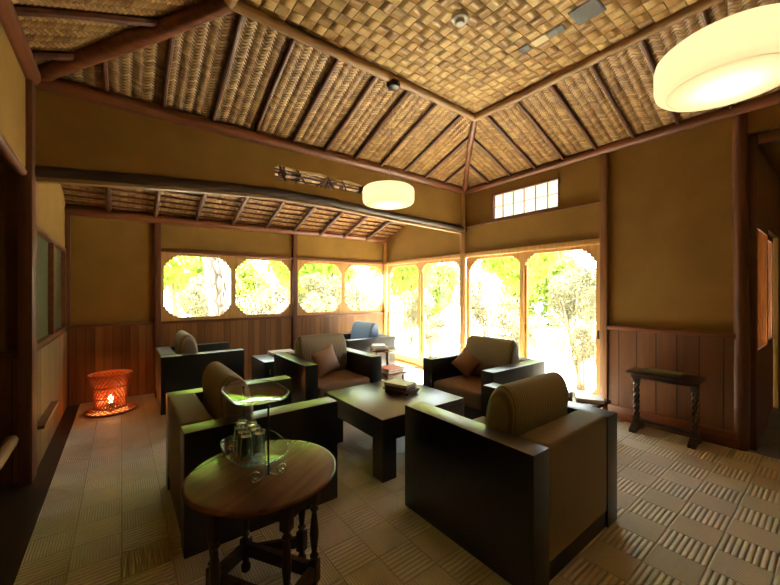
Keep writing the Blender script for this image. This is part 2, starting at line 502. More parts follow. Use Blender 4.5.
# ------------------------------------------------------------------ mesh helpers
class MB:
    def __init__(self):
        self.bm = bmesh.new()
        self.uv = None

    def box(self, x0, x1, y0, y1, z0, z1, bev=0.0, seg=2):
        t = bmesh.new()
        bmesh.ops.create_cube(t, size=1.0)
        for v in t.verts:
            v.co = Vector(((x0 + x1) / 2 + v.co.x * (x1 - x0), (y0 + y1) / 2 + v.co.y * (y1 - y0), (z0 + z1) / 2 + v.co.z * (z1 - z0)))
        if bev:
            bmesh.ops.bevel(t, geom=t.edges[:], offset=bev, segments=seg, profile=0.6, affect='EDGES')
        self.join(t)
        return self

    def join(self, t, mat=None):
        if mat is not None:
            t.transform(mat)
        me = bpy.data.meshes.new('tmp')
        t.to_mesh(me)
        t.free()
        self.bm.from_mesh(me)
        bpy.data.meshes.remove(me)

    def tube(self, pts, rad, n=10, cap=True):
        pts = [Vector(p) for p in pts]
        if isinstance(rad, (int, float)):
            rad = [rad] * len(pts)
        bm = self.bm
        rings = []
        prev = None
        for i, p in enumerate(pts):
            if i == 0:
                d = pts[1] - p
            elif i == len(pts) - 1:
                d = p - pts[i - 1]
            else:
                d = (pts[i + 1] - p).normalized() + (p - pts[i - 1]).normalized()
            d.normalize()
            if prev is None:
                a = Vector((0, 0, 1)) if abs(d.z) < 0.9 else Vector((1, 0, 0))
                u = d.cross(a).normalized()
            else:
                u = (prev - d * prev.dot(d)).normalized()
            prev = u
            v = d.cross(u)
            rings.append([bm.verts.new(p + (u * math.cos(2 * PI * k / n) + v * math.sin(2 * PI * k / n)) * rad[i]) for k in range(n)])
        for a, b in zip(rings, rings[1:]):
            for k in range(n):
                bm.faces.new((a[k], a[(k + 1) % n], b[(k + 1) % n], b[k]))
        if cap:
            bm.faces.new(list(reversed(rings[0])))
            bm.faces.new(rings[-1])
        return self

    def ring(self, c, r, rad, axis='z', n=28, m=8, a0=0.0, a1=2 * PI):
        pts = []
        full = abs(a1 - a0 - 2 * PI) < 1e-6
        for k in range(n + 1):
            a = a0 + (a1 - a0) * k / n
            q = (math.cos(a) * r, math.sin(a) * r)
            pts.append(Vector(c) + (Vector((q[0], q[1], 0)) if axis == 'z' else Vector((q[0], 0, q[1])) if axis == 'y' else Vector((0, q[0], q[1]))))
        return self.tube(pts, rad, m, cap=not full)

    def lathe(self, prof, c=(0, 0, 0), n=28, closed=False, open_ends=False):
        """prof: list of (r, z) from bottom to top"""
        bm = self.bm
        c = Vector(c)
        rings = []
        for r, z in prof:
            if r < 1e-5:
                rings.append([bm.verts.new(c + Vector((0, 0, z)))])
            else:
                rings.append([bm.verts.new(c + Vector((r * math.cos(2 * PI * k / n), r * math.sin(2 * PI * k / n), z))) for k in range(n)])
        for a, b in zip(rings, rings[1:]):
            for k in range(n):
                k2 = (k + 1) % n
                if len(a) == 1 and len(b) == 1:
                    continue
                if len(a) == 1:
                    bm.faces.new((a[0], b[k2], b[k]))
                elif len(b) == 1:
                    bm.faces.new((a[k], a[k2], b[0]))
                else:
                    bm.faces.new((a[k], a[k2], b[k2], b[k]))
        if open_ends:
            pass
        elif not closed:
            if len(rings[0]) > 1:
                bm.faces.new(list(reversed(rings[0])))
            if len(rings[-1]) > 1:
                bm.faces.new(rings[-1])
        else:
            a, b = rings[-1], rings[0]
            for k in range(n):
                k2 = (k + 1) % n
                bm.faces.new((a[k], a[k2], b[k2], b[k]))
        return self

    def plate(self, outer, holes, place, t0, t1):
        """flat board with holes: 2-D outlines, place(u, v, t) -> point, thickness t0..t1"""
        bm = self.bm
        loops = [[Vector((p[0], p[1], 0)) for p in lp] for lp in [outer] + holes]
        flat = [p for lp in loops for p in lp]
        tris = tessellate_polygon(loops)
        A = [bm.verts.new(place(p.x, p.y, t0)) for p in flat]
        B = [bm.verts.new(place(p.x, p.y, t1)) for p in flat]
        for t in tris:
            try:
                bm.faces.new([A[i] for i in t])
                bm.faces.new([B[i] for i in reversed(t)])
            except ValueError:
                pass
        s = 0
        for lp in loops:
            k = len(lp)
            for i in range(k):
                j = (i + 1) % k
                bm.faces.new((A[s + i], A[s + j], B[s + j], B[s + i]))
            s += k
        return self

    def sheet(self, corners, uvs, thick):
        """a slab whose under face carries uvs in metres; corners in order"""
        bm = self.bm
        if self.uv is None:
            self.uv = bm.loops.layers.uv.new('UVMap')
        P = [Vector(c) for c in corners]
        A = [bm.verts.new(p) for p in P]
        B = [bm.verts.new(p + Vector((0, 0, thick))) for p in P]
        f = bm.faces.new(A)
        for l, q in zip(f.loops, uvs):
            l[self.uv].uv = q
        bm.faces.new(list(reversed(B)))
        k = len(P)
        for i in range(k):
            j = (i + 1) % k
            bm.faces.new((A[i], A[j], B[j], B[i]))
        return self

    def build(self, name, mat, parent=None, smooth=False, angle=40):
        if self.uv is None:
            bmesh.ops.recalc_face_normals(self.bm, faces=self.bm.faces[:])
        me = bpy.data.meshes.new(name)
        self.bm.to_mesh(me)
        self.bm.free()
        if smooth:
            for p in me.polygons:
                p.use_smooth = True
            try:
                me.set_sharp_from_angle(angle=math.radians(angle))
            except Exception:
                pass
        me.materials.append(mat)
        o = bpy.data.objects.new(name, me)
        COL.objects.link(o)
        if parent is not None:
            o.parent = parent
        return o


def boost_top_reflection(o, mat):  # gives the upper faces the lacquer with boosted reflection
    o.data.materials.append(mat)
    zt_ = max(v.co.z for v in o.data.vertices) - 0.001
    for p in o.data.polygons:
        if p.normal.z > 0.9 and p.center.z > zt_ - 0.01:
            p.material_index = 1
    return o


def tag(o, label=None, cat=None, group=None, kind=None):
    if label:
        o['label'] = label
    if cat:
        o['category'] = cat
    if group:
        o['group'] = group
    if kind:
        o['kind'] = kind
    return o


def struct(o, label, cat):
    return tag(o, label, cat, kind='structure')


def empty(name, loc=(0, 0, 0), rz=0.0):
    o = bpy.data.objects.new(name, None)
    o.empty_display_size = 0.1
    COL.objects.link(o)
    o.location = loc
    o.rotation_euler = (0, 0, rz)
    return o


def copy_tree(o, parent=None):
    kids = [c for c in COL.objects if c.parent is o]
    c = o.copy()
    COL.objects.link(c)
    if parent is not None:
        c.parent = parent
    for k in kids:
        copy_tree(k, c)
    return c


def crook(p0, p1, r0, r1, amp, seed, n=9):
    """points and radii of a slightly crooked natural log"""
    rnd = random.Random(seed)
    p0, p1 = Vector(p0), Vector(p1)
    ph = [rnd.uniform(0, 6.28) for _ in range(4)]
    pts, rad = [], []
    for i in range(n):
        t = i / (n - 1)
        e = math.sin(PI * t)
        off = Vector((math.sin(3.1 * t + ph[0]), math.sin(2.7 * t + ph[1]), math.sin(4.3 * t + ph[2]))) * amp * e
        pts.append(p0.lerp(p1, t) + off)
        rad.append((r0 + (r1 - r0) * t) * (1 + 0.06 * math.sin(9 * t + ph[3])))
    return pts, rad


# ------------------------------------------------------------------ the room: floor, walls
m = MB()
m.box(-0.41, XW, YN, YB, -0.06, 0.0)
fl = m.build('floor', M['carpet'])
struct(fl, 'cream corded carpet of chequered ribbed squares covering the lounge floor', 'floor')
m = MB()
m.box(-2.0, -0.41, YN, YB, -0.06, -0.002)
m.build('floor_border', M['floor_dark'], fl)
m = MB()
m.box(XW, 7.0, YN, 0.60, -0.06, -0.006)
m.build('floor_slate', M['slate'], fl)

# left wall: plaster above an opening into a side recess, then the alcove side with a window
m = MB()
m.box(XL - 0.12, XL, 1.2, YP, 2.30, 3.06)
m.box(XL - 0.12, XL, YN, 1.2, 0.0, 3.06)
m.box(XL - 0.12, XL, YP, YB + 0.12, 1.93, 3.25)
m.box(XL - 0.12, XL, YP, YB + 0.12, 0.0, 0.94)
m.box(XL - 0.12, XL, YP, 3.86, 0.94, 1.93)
m.box(XL - 0.12, XL, 5.74, YB + 0.12, 0.94, 1.93)
wl = m.build('wall_left', M['plaster'])
struct(wl, 'ochre plaster wall at the left side with a low opening and boarded foot', 'wall')
m = MB()
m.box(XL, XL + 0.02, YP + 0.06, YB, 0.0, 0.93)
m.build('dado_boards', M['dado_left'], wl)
m = MB()
m.box(-1.72, -1.60, 1.1, YP + 0.06, 0, 2.6)
m.box(-1.60, XL - 0.12, 1.08, 1.2, 0, 2.6)
m.box(-1.60, XL - 0.125, YP - 0.03, YP + 0.07, 0.0, 2.6)
m.box(-1.72, XL - 0.12, 1.08, YP + 0.07, 2.6, 2.66)
wr = m.build('wall_recess', M['plaster'])
struct(wr, 'dim ochre plaster end of the side recess behind the left post', 'wall')
m = MB()
m.box(-1.60, XL - 0.06, YP - 0.05, YP - 0.03, 0.0, 0.92)
m.build('dado_boards', M['dado_x'], wr)
m = MB()
m.box(-1.60, XL - 0.05, YP - 0.085, YP - 0.03, 0.92, 0.975, 0.01)
m.build('dado_cap', M['beam_x'], wr, True)

# alcove back wall: plaster panel at left, boards below four cusped windows
WZ0, WZ1 = 0.985, 1.975
m = MB()
m.box(XL - 0.12, 4.5, YB, YB + 0.12, WZ1, 3.3)
m.box(XL - 0.12, 4.5, YB, YB + 0.12, 0.0, WZ0)
m.box(XL - 0.12, 0.36, YB, YB + 0.12, WZ0, WZ1)
wb = m.build('wall_back', M['plaster'])
struct(wb, 'ochre plaster alcove wall with four cusped windows over brown boards', 'wall')
m = MB()
m.box(XL, XW, YB - 0.02, YB, 0.0, 0.955)
m.build('dado_boards', M['dado_x'], wb)
m = MB()
m.box(XL, 0.36, YB - 0.04, YB, 0.955, 0.99, 0.005)
m.box(0.44, XW, YB - 0.045, YB, 0.955, 0.995, 0.005)
m.build('dado_cap', M['beam_x'], wb, True)

# garden wall: door openings, clerestory opening, plain bay at the right
TY0, TY1, TZ0, TZ1 = 2.20, 3.21, 2.47, 2.86
DH = 1.97
m = MB()


def pl_x(u, v, t):
    return Vector((t, u, v))


outer = [(0.56, 0.0), (1.66, 0.0), (1.66, DH), (YB + 0.12, DH), (YB + 0.12, 3.3), (0.56, 3.3)]
m.plate(outer, [[(TY0, TZ0), (TY1, TZ0), (TY1, TZ1), (TY0, TZ1)]], pl_x, XW, XW + 0.12)
m.box(XW, XW + 0.12, YN - 0.1, 0.56, 2.80, 3.3)
wg = m.build('wall_right', M['plaster'])
struct(wg, 'ochre plaster wall along the garden with sliding doors and high window', 'wall')
m = MB()
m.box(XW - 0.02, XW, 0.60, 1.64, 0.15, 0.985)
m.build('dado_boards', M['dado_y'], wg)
m = MB()
m.box(XW - 0.045, XW, 0.60, 1.64, 0.985, 1.03, 0.006)
m.build('dado_cap', M['beam_y'], wg, True)
m = MB()
m.box(XW - 0.035, XW, 0.60, 1.64, 0.0, 0.15, 0.005)
bb = m.build('baseboard_right', M['beam_y'], None, True)
struct(bb, 'dark skirting board under the planked wall behind the console table', 'baseboard')

# wall behind the viewer
m = MB()


def pl_y(u, v, t):
    return Vector((u, t, v))


m.plate([(XL - 0.12, 0), (6.9, 0), (6.9, 3.3), (XL - 0.12, 3.3)], [], pl_y, YN - 0.12, YN)
wn = m.build('wall_near', M['plaster'])
struct(wn, 'ochre plaster wall behind the viewer', 'wall')

# passage beyond the right-hand post
m = MB()
LX0, LX1, LZ0, LZ1 = 4.58, 6.30, 0.0, 2.06
m.box(6.30, 6.78, 0.50, 0.60, 0.0, 2.06)
m.plate([(YN - 0.12, 0), (0.60, 0), (0.60, 2.8), (YN - 0.12, 2.8)], [], pl_x, 6.78, 6.9)
m.box(XW + 0.125, 6.9, YN, 0.60, 2.8, 2.86)
wp = m.build('wall_passage', M['plaster'])
m = MB()
m.plate([(XW + 0.125, 2.06), (6.78, 2.06), (6.78, 2.8), (XW + 0.125, 2.8)], [], pl_y, 0.50, 0.60)
m.build('dim_transom', M['rafter'], wp)  # shaded passage plaster, its dimness put into a dark brown colour
struct(wp, 'dark plaster wall of the passage beyond the right-hand post', 'wall')

# ------------------------------------------------------------------ partition over the alcove with a twig-latticed gap
lint = [(XL, 2.315), (0.4, 2.41), (1.3, 2.478), (2.0, 2.482), (2.75, 2.452), (XW, 2.412)]
gap = [(1.30, 2.62), (1.34, 2.605), (1.6, 2.625), (1.9, 2.62), (2.1, 2.635), (2.42, 2.645), (2.45, 2.66), (2.44, 2.755), (2.2, 2.77), (2.05, 2.755), (1.85, 2.785), (1.62, 2.765), (1.33, 2.775), (1.30, 2.74)]
m = MB()
m.plate([(x, z) for x, z in lint] + [(XW, 3.3), (XL, 3.3)], [gap], pl_y, YP - 0.03, YP + 0.05)
wq = m.build('wall_partition', M['plaster'])
struct(wq, 'ochre plaster band above the bowed log between room and alcove', 'wall')
rnd = random.Random(4)
m = MB()
for z in (2.655, 2.70, 2.74):
    m.tube([(1.27, YP + 0.01, z), (1.9, YP + 0.015, z + 0.006), (2.48, YP + 0.01, z - 0.004)], 0.008, 6)
for x in (1.4, 1.42, 1.62, 1.86, 1.90, 1.94, 2.0, 2.16, 2.38, 2.42):
    s = rnd.uniform(-0.09, 0.12)
    m.tube([(x - s, YP - 0.005, 2.60), (x + rnd.uniform(-.02, .02), YP - 0.012, 2.69), (x + s, YP - 0.005, 2.79)], 0.010, 6)
for x, z in ((1.37, 2.69), (1.41, 2.70), (1.92, 2.69), (1.96, 2.665), (2.12, 2.68), (2.40, 2.70)):
    m.ring((x, YP - 0.01, z), 0.022, 0.009, 'y', 10, 6)
m.build('twig_lattice', M['rafter'], wq, True)
pts = [(x, YP - 0.01, z) for x, z in lint]
fine = []
for a, b in zip(pts, pts[1:]):
    for k in range(4):
        fine.append(Vector(a).lerp(Vector(b), k / 4))
fine.append(Vector(pts[-1]))
rnd = random.Random(9)
m = MB()
m.tube(fine, [0.046 + rnd.uniform(-0.003, 0.004) for _ in fine], 12)
o = m.build('trim_1', M['log_dark'], None, True)
struct(o, 'bowed dark log lintel spanning the opening between room and alcove', 'beam')
m = MB()
up = [(x, z - 0.038) for x, z in lint]
m.plate(up + [(x, z - 0.034) for x, z in reversed(up)], [], pl_y, YP - 0.02, YP + 0.045)
o = m.build('trim_2', M['log_tan_x'])  # added strip, its pale tone carries the lintel's lit lower edge
struct(o, 'pale thin strip for the lit underside of the bowed dark log lintel', 'beam')

# ------------------------------------------------------------------ posts
TN = [2]


def trim(mb, mat, label, cat='post', smooth=True):
    TN[0] += 1
    o = mb.build('trim_%d' % TN[0], mat, None, smooth)
    return struct(o, label, cat)


def post(p0, p1, r, seed, label, amp=0.008):
    mb = MB()
    a, b = crook(p0, p1, r * 1.05, r * 0.95, amp, seed)
    mb.tube(a, b, 14)
    return trim(mb, M['post'], label)


def sqpost(x0, x1, y0, y1, z0, z1, label, mat='post'):
    mb = MB()
    mb.box(x0, x1, y0, y1, z0, z1, 0.006)
    return trim(mb, M[mat], label)


sqpost(XL - 0.042, XL + 0.035, YP - 0.14, YP + 0.05, 0, 3.0, 'square dark post at the left between the recess and the alcove')
mb = MB()
a, b = crook((XW - 0.045, YP - 0.01, 0), (XW - 0.045, YP - 0.01, 3.0), 0.052, 0.046, 0.008, 3)
mb.tube(a, b, 14)
trim(mb, M['log_tan_z'], 'round tan post on the garden wall between the two door pairs')
sqpost(XW - 0.045, XW + 0.02, 1.64, 1.715, 0, 3.0, 'square post on the garden wall between sliding door and boarded bay', 'post_mid')
post((XW + 0.02, 0.575, 0), (XW + 0.02, 0.575, 3.0), 0.053, 5, 'thick crooked log post at the edge of the passage opening', 0.014)
sqpost(0.36, 0.44, YB - 0.05, YB + 0.02, 0, 2.44, 'square post on the alcove wall left of the cusped windows')
sqpost(2.36, 2.44, YB - 0.05, YB + 0.02, 0, 2.44, 'square post on the alcove wall in the middle of the cusped windows')
sqpost(XW - 0.055, XW + 0.01, YB - 0.06, YB, 0, 2.5, 'square post in the far corner where windows meet garden doors', 'frame')
sqpost(XL, XL + 0.05, YB - 0.05, YB, 0, 2.4, 'thin square post in the far left corner behind the lantern')
sqpost(XW + 0.06, XW + 0.13, 0.48, 0.555, 0, 2.8, 'slim jamb post beside the lattice doors of the passage', 'post')


def logbeam(p0, p1, r, seed, mat, label, amp=0.012):
    mb = MB()
    a, b = crook(p0, p1, r, r, amp, seed, 13)
    mb.tube(a, b, 12)
    return trim(mb, mat, label, 'beam')


logbeam((XW - 0.02, YN, 3.03), (XW - 0.02, YP, 3.01), 0.052, 11, M['beam_y'], 'round red-brown wall plate log along the top of the garden wall')
logbeam((XL, YP - 0.03, 3.0), (XW, YP - 0.03, 3.03), 0.06, 12, M['beam_x'], 'round red-brown wall plate log above the partition band', 0.016)
logbeam((XL + 0.02, YN, 2.99), (XL + 0.02, YP, 3.0), 0.055, 13, M['beam_y'], 'round dark wall plate log along the top of the left wall')
logbeam((XL, YB - 0.03, 2.41), (XW, YB - 0.03, 2.50), 0.058, 14, M['beam_x'], 'round red-brown log across the top of the alcove window wall', 0.006)
logbeam((XL - 0.02, 1.2, 2.26), (XL - 0.02, YP - 0.14, 2.27), 0.03, 15, M['beam_y'], 'brown log lintel over the side recess opening at the left')
mb = MB()
mb.box(XW - 0.03, XW, 1.715, YP - 0.06, 2.435, 2.455, 0.003)
trim(mb, M['beam_y'], 'thin dark rail under the high window on the garden wall', 'rail')
mb = MB()
mb.box(XW - 0.03, XW + 0.12, 1.715, YP - 0.055, DH - 0.01, DH + 0.055, 0.005)
trim(mb, M['frame'], 'cedar head rail above the garden doors of the main room', 'rail')
mb = MB()
mb.box(XW - 0.03, XW + 0.12, YP + 0.045, YB - 0.06, DH - 0.01, DH + 0.055, 0.005)
trim(mb, M['frame'], 'cedar head rail above the garden doors of the alcove', 'rail')
mb = MB()
mb.box(0.44, XW - 0.055, YB - 0.045, YB, WZ1, WZ1 + 0.045, 0.005)
trim(mb, M['beam_x'], 'dark head rail above the four cusped windows', 'rail')
mb = MB()
mb.box(XW - 0.02, XW + 0.14, 1.715, YP - 0.055, 0.0, 0.03, 0.004)
trim(mb, M['frame'], 'cedar door sill of the main room garden doors', 'sill')
mb = MB()
mb.box(XW - 0.02, XW + 0.14, YP + 0.045, YB - 0.06, 0.0, 0.03, 0.004)
trim(mb, M['frame'], 'cedar door sill of the alcove garden doors', 'sill')
mb = MB()
mb.box(XW + 0.06, XW + 0.13, YN, 0.47, 2.70, 2.79, 0.006)
trim(mb, M['beam_y'], 'dark lintel over the passage opening at the right', 'beam')
mb = MB()
mb.box(XL + 0.02, XL + 0.075, YP + 0.06, 4.6, 0.335, 0.365, 0.006)
trim(mb, M['beam_y'], 'low narrow ledge along the boarded foot of the left alcove wall', 'ledge')
mb = MB()
a, b = crook((XL - 0.05, 1.2, 0.34), (XL - 0.07, YP - 0.15, 0.35), 0.04, 0.036, 0.008, 77)
mb.tube(a, b, 12)
trim(mb, M['log_tan_y'], 'low tan log rail across the foot of the side recess', 'rail')

# ------------------------------------------------------------------ hipped woven ceiling
D = 1.137
IX0, IX1, IY0, IY1, ZF = XL + D, XW - D, YN + D, YP - D, 3.45
ZS = 3.04
m = MB()
m.sheet([(IX0, IY0, ZF), (IX0, IY1, ZF), (IX1, IY1, ZF), (IX1, IY0, ZF)], [(IX0, IY0), (IX0, IY1), (IX1, IY1), (IX1, IY0)], 0.03)
ce = m.build('ceiling', M['flatweave'])
struct(ce, 'woven bamboo ceiling with a broad flat middle and rafters on sloping sides', 'ceiling')
SL = math.hypot(D, ZF - ZS)
for cs, us in (
    ([(XW, YN, ZS), (IX1, IY0, ZF), (IX1, IY1, ZF), (XW, YP, ZS)], [(YN, 0), (IY0, SL), (IY1, SL), (YP, 0)]),
    ([(XL, YN, ZS), (XL, YP, ZS), (IX0, IY1, ZF), (IX0, IY0, ZF)], [(YN, 0), (YP, 0), (IY1, SL), (IY0, SL)]),
    ([(XL, YP, ZS), (XW, YP, ZS), (IX1, IY1, ZF), (IX0, IY1, ZF)], [(XL, 0), (XW, 0), (IX1, SL), (IX0, SL)]),
    ([(XL, YN, ZS), (IX0, IY0, ZF), (IX1, IY0, ZF), (XW, YN, ZS)], [(XL, 0), (IX0, SL), (IX1, SL), (XW, 0)]),
):
    m = MB()
    m.sheet(cs, us, 0.03)
    m.build('sloping_panel', M['twill'], ce)


def wood_tube(name, p0, p1, r, seed, mat, amp=0.006, parent=None, n=8):
    mb = MB()
    a, b = crook(p0, p1, r, r, amp, seed)
    mb.tube(a, b, n)
    return mb.build(name, mat, parent, True)


zi = ZF - 0.03
wood_tube('inner_log', (IX0, IY1, zi), (IX1, IY1, zi), 0.04, 21, M['log_tan_x'], 0.012, ce, 12)
wood_tube('inner_log', (IX1, IY0, zi), (IX1, IY1, zi), 0.04, 22, M['log_tan_y'], 0.012, ce, 12)
wood_tube('inner_log', (IX0, IY0, zi), (IX0, IY1, zi), 0.05, 23, M['log_tan_y'], 0.012, ce, 12)
wood_tube('inner_log', (IX0, IY0, zi), (IX1, IY0, zi), 0.04, 24, M['log_tan_x'], 0.012, ce, 12)
wood_tube('hip_log', (XW - 0.03, YP - 0.03, ZS - 0.02), (IX1, IY1, zi), 0.036, 25, M['beam_x'], 0.008, ce, 12)
wood_tube('hip_log', (XL + 0.03, YP - 0.03, ZS - 0.02), (IX0, IY1, zi), 0.062, 26, M['beam_x'], 0.012, ce, 12)
wood_tube('hip_log', (XW - 0.03, YN + 0.03, ZS - 0.02), (IX1, IY0, zi), 0.04, 27, M['beam_x'], 0.008, ce, 12)
wood_tube('hip_log', (XL + 0.03, YN + 0.03, ZS - 0.02), (IX0, IY0, zi), 0.05, 28, M['beam_x'], 0.008, ce, 12)


def slope_len(t, lo, hi):
    return min(1.0, (t - lo) / D, (hi - t) / D)


sd = 40
for k in range(-4, 11):
    x = 1.085 + 0.395 * k
    f = slope_len(x, XL, XW)
    if f < 0.12:
        continue
    sd += 1
    wood_tube('rafter', (x, YP - 0.02, ZS - 0.015), (x, YP - D * f, ZS - 0.015 + (ZF - ZS) * f), 0.021, sd, M['rafter'], 0.005, ce)
for k in range(-9, 5):
    y = 2.117 + 0.374 * k
    f = slope_len(y, YN, YP)
    if f < 0.1:
        continue
    sd += 1
    wood_tube('rafter', (XW - 0.02, y, ZS - 0.015), (XW - D * f, y, ZS - 0.015 + (ZF - ZS) * f), 0.019, sd, M['rafter'], 0.005, ce)
for y in (3.42, 2.94, 2.48, 2.02, 1.56, 1.1, 0.64, 0.18):
    f = slope_len(y, YN, YP)
    sd += 1
    wood_tube('rafter', (XL + 0.02, y, ZS - 0.015), (XL + D * f, y, ZS - 0.015 + (ZF - ZS) * f), 0.028, sd, M['rafter'], 0.006, ce)

# alcove ceiling: one slope with rafters and battens
AZ0, AZ1 = 2.50, 3.14
m = MB()
m.sheet([(XL, YP + 0.04, AZ1), (XL, YB, AZ0), (XW, YB, AZ0), (XW, YP + 0.04, AZ1)][::1], [(XL, 2.1), (XL, 0), (XW, 0), (XW, 2.1)], 0.03)
ca = m.build('ceiling_alcove', M['twill'])
struct(ca, 'sloping woven alcove ceiling with close battens behind the bowed log', 'ceiling')
for x in [-0.13, 0.37, 0.87, 1.37, 1.877, 2.36, 2.87, 3.36, 3.88]:
    sd += 1
    wood_tube('rafter', (x, YP + 0.06, AZ1 - 0.05), (x, YB - 0.02, AZ0 - 0.05), 0.03, sd, M['rafter'], 0.005, ca)
for k in range(15):
    y = YB - 0.10 - k * 0.135
    z = AZ0 + (AZ1 - AZ0) * (YB - y) / (YB - YP - 0.04) - 0.012
    m = MB()
    m.box(XL + 0.01, XW - 0.01, y - 0.017, y + 0.017, z - 0.014, z + 0.008)
    m.build('batten', M['beam_x'], ca)

# ------------------------------------------------------------------ windows and doors
CORN = [(0.16, 0.0), (0.155, 0.026), (0.112, 0.030), (0.108, 0.062), (0.068, 0.068), (0.062, 0.108), (0.030, 0.112), (0.026, 0.155), (0.0, 0.16)]


def cusped(u0, u1, v0, v1, s=1.0, low=1.0):
    """opening outline with stepped cusps in its corners, counter-clockwise"""
    pts = []
    c = [(a * s, b * s) for a, b in CORN]
    d = [(a * s * low, b * s * low) for a, b in CORN]
    pts += [(u0 + a, v0 + b) for a, b in reversed(d)]
    pts += [(u1 - a, v0 + b) for a, b in d]
    pts += [(u1 - a, v1 - b) for a, b in reversed(c)]
    pts += [(u0 + a, v1 - b) for a, b in c]
    return pts


WN = [0]


def window_back(x0, x1, label):
    WN[0] += 1
    m = MB()
    ins = 0.034
    m.plate([(x0, WZ0), (x1, WZ0), (x1, WZ1), (x0, WZ1)], [cusped(x0 + ins, x1 - ins, WZ0 + 0.055, WZ1 - 0.04, 1.0)], pl_y, YB - 0.005, YB + 0.035)
    o = m.build('window_%d' % WN[0], M['frame'])
    struct(o, label, 'window')
    m = MB()
    m.box(x0 + 0.02, x1 - 0.02, YB + 0.045, YB + 0.05, WZ0 + 0.02, WZ1 - 0.02)
    m.build('pane', M['pane'], o)


window_back(0.44, 1.40, 'cusped alcove window showing the thick grey pine trunk')
window_back(1.40, 2.36, 'cusped alcove window just right of the pine trunk window')
window_back(2.44, 3.38, 'cusped alcove window just right of the middle wall post')
window_back(3.38, XW - 0.02, 'cusped alcove window nearest the far corner post')

DN = [0]


def door_garden(y0, y1, xo, label):
    DN[0] += 1
    m = MB()
    m.plate([(y0, 0.03), (y1, 0.03), (y1, DH - 0.01), (y0, DH - 0.01)], [cusped(y0 + 0.055, y1 - 0.055, 0.16, DH - 0.05, 0.95, 0.7)], pl_x, XW + xo, XW + xo + 0.035)
    o = m.build('door_%d' % DN[0], M['frame'])
    struct(o, label, 'door')
    m = MB()
    m.box(XW + xo + 0.015, XW + xo + 0.02, y0 + 0.03, y1 - 0.03, 0.1, DH - 0.03)
    m.build('pane', M['pane'], o)
    m = MB()
    yh = y0 + 0.03
    m.box(XW + xo - 0.003, XW + xo + 0.001, yh - 0.012, yh + 0.012, 0.86, 0.96, 0.001)
    m.build('finger_pull', M['dark_metal'], o)


door_garden(1.72, 2.76, 0.01, 'glazed cedar garden door beside the boarded console wall')
door_garden(2.68, YP - 0.005, 0.055, 'glazed cedar garden door behind the armchair with back to the garden')
door_garden(YP + 0.005, 4.86, 0.01, 'glazed cedar alcove door just left of the round wall post')
door_garden(4.78, YB - 0.01, 0.055, 'glazed cedar alcove door next to the far corner')

# high window of six panes
m = MB()
m.plate([(TY0, TZ0), (TY1, TZ0), (TY1, TZ1), (TY0, TZ1)], [[(TY0 + 0.02, TZ0 + 0.02), (TY1 - 0.02, TZ0 + 0.02), (TY1 - 0.02, TZ1 - 0.02), (TY0 + 0.02, TZ1 - 0.02)]], pl_x, XW - 0.004, XW + 0.06)
tw = m.build('window_5', M['beam_y'])
struct(tw, 'long high window of six bright panes above the garden doors', 'window')
m = MB()
for k in range(1, 6):
    y = TY0 + (TY1 - TY0) * k / 6
    m.box(XW + 0.02, XW + 0.036, y - 0.006, y + 0.006, TZ0 + 0.02, TZ1 - 0.02)
m.box(XW + 0.022, XW + 0.034, TY0 + 0.02, TY1 - 0.02, (TZ0 + TZ1) / 2 - 0.004, (TZ0 + TZ1) / 2 + 0.004)
m.build('glazing_bar', M['frame'], tw)
m = MB()
m.box(XW + 0.04, XW + 0.045, TY0 + 0.015, TY1 - 0.015, TZ0 + 0.015, TZ1 - 0.015)
m.build('pane', M['paper_pane'], tw)

# dark window in the alcove's left wall
m = MB()
ly0, ly1, lz0, lz1 = 3.86, 5.74, 0.94, 1.93
m.plate([(ly0, lz0), (ly1, lz0), (ly1, lz1), (ly0, lz1)],
        [[(ly0 + .04, lz0 + .05), (4.76, lz0 + .05), (4.76, lz1 - .04), (ly0 + .04, lz1 - .04)], [(4.82, lz0 + .05), (ly1 - .04, lz0 + .05), (ly1 - .04, lz1 - .04), (4.82, lz1 - .04)]], pl_x, XL - 0.06, XL + 0.02)
o = m.build('window_6', M['beam_y'])
struct(o, 'dark frosted double window in the left alcove wall', 'window')
for a, b in ((ly0 + .04, 4.76), (4.82, ly1 - .04)):
    m = MB()
    m.box(XL - 0.03, XL - 0.02, a - .01, b + .01, lz0 + .04, lz1 - .03)
    m.build('pane', M['dark_pane'], o)

# lattice doors of the passage
for i, (x0, x1, lab) in enumerate(((4.55, 5.40, 'slatted lattice door of the passage just beyond the thick log post'), (5.40, 6.28, 'slatted lattice door farther along the passage'))):
    DN[0] += 1
    m = MB()
    yo = 0.50 + 0.04 * i
    m.plate([(x0, 0.0), (x1, 0.0), (x1, 2.06), (x0, 2.06)], [[(x0 + .06, 0.86), (x1 - .06, 0.86), (x1 - .06, 2.0), (x0 + .06, 2.0)]], pl_y, yo, yo + 0.035)
    o = m.build('door_%d' % DN[0], M['post'])
    struct(o, lab, 'door')
    m = MB()
    k = 0
    x = x0 + .06 + 0.045
    while x < x1 - .06:
        m.box(x, x + 0.016, yo + 0.010, yo + 0.020, 0.86, 2.0)
        x += 0.105
    m.build('slats', M['post'], o)
    m = MB()
    m.box(x0 + .05, x1 - .05, yo + 0.024, yo + 0.029, 0.85, 2.01)
    m.build('pane', M['pane'], o)

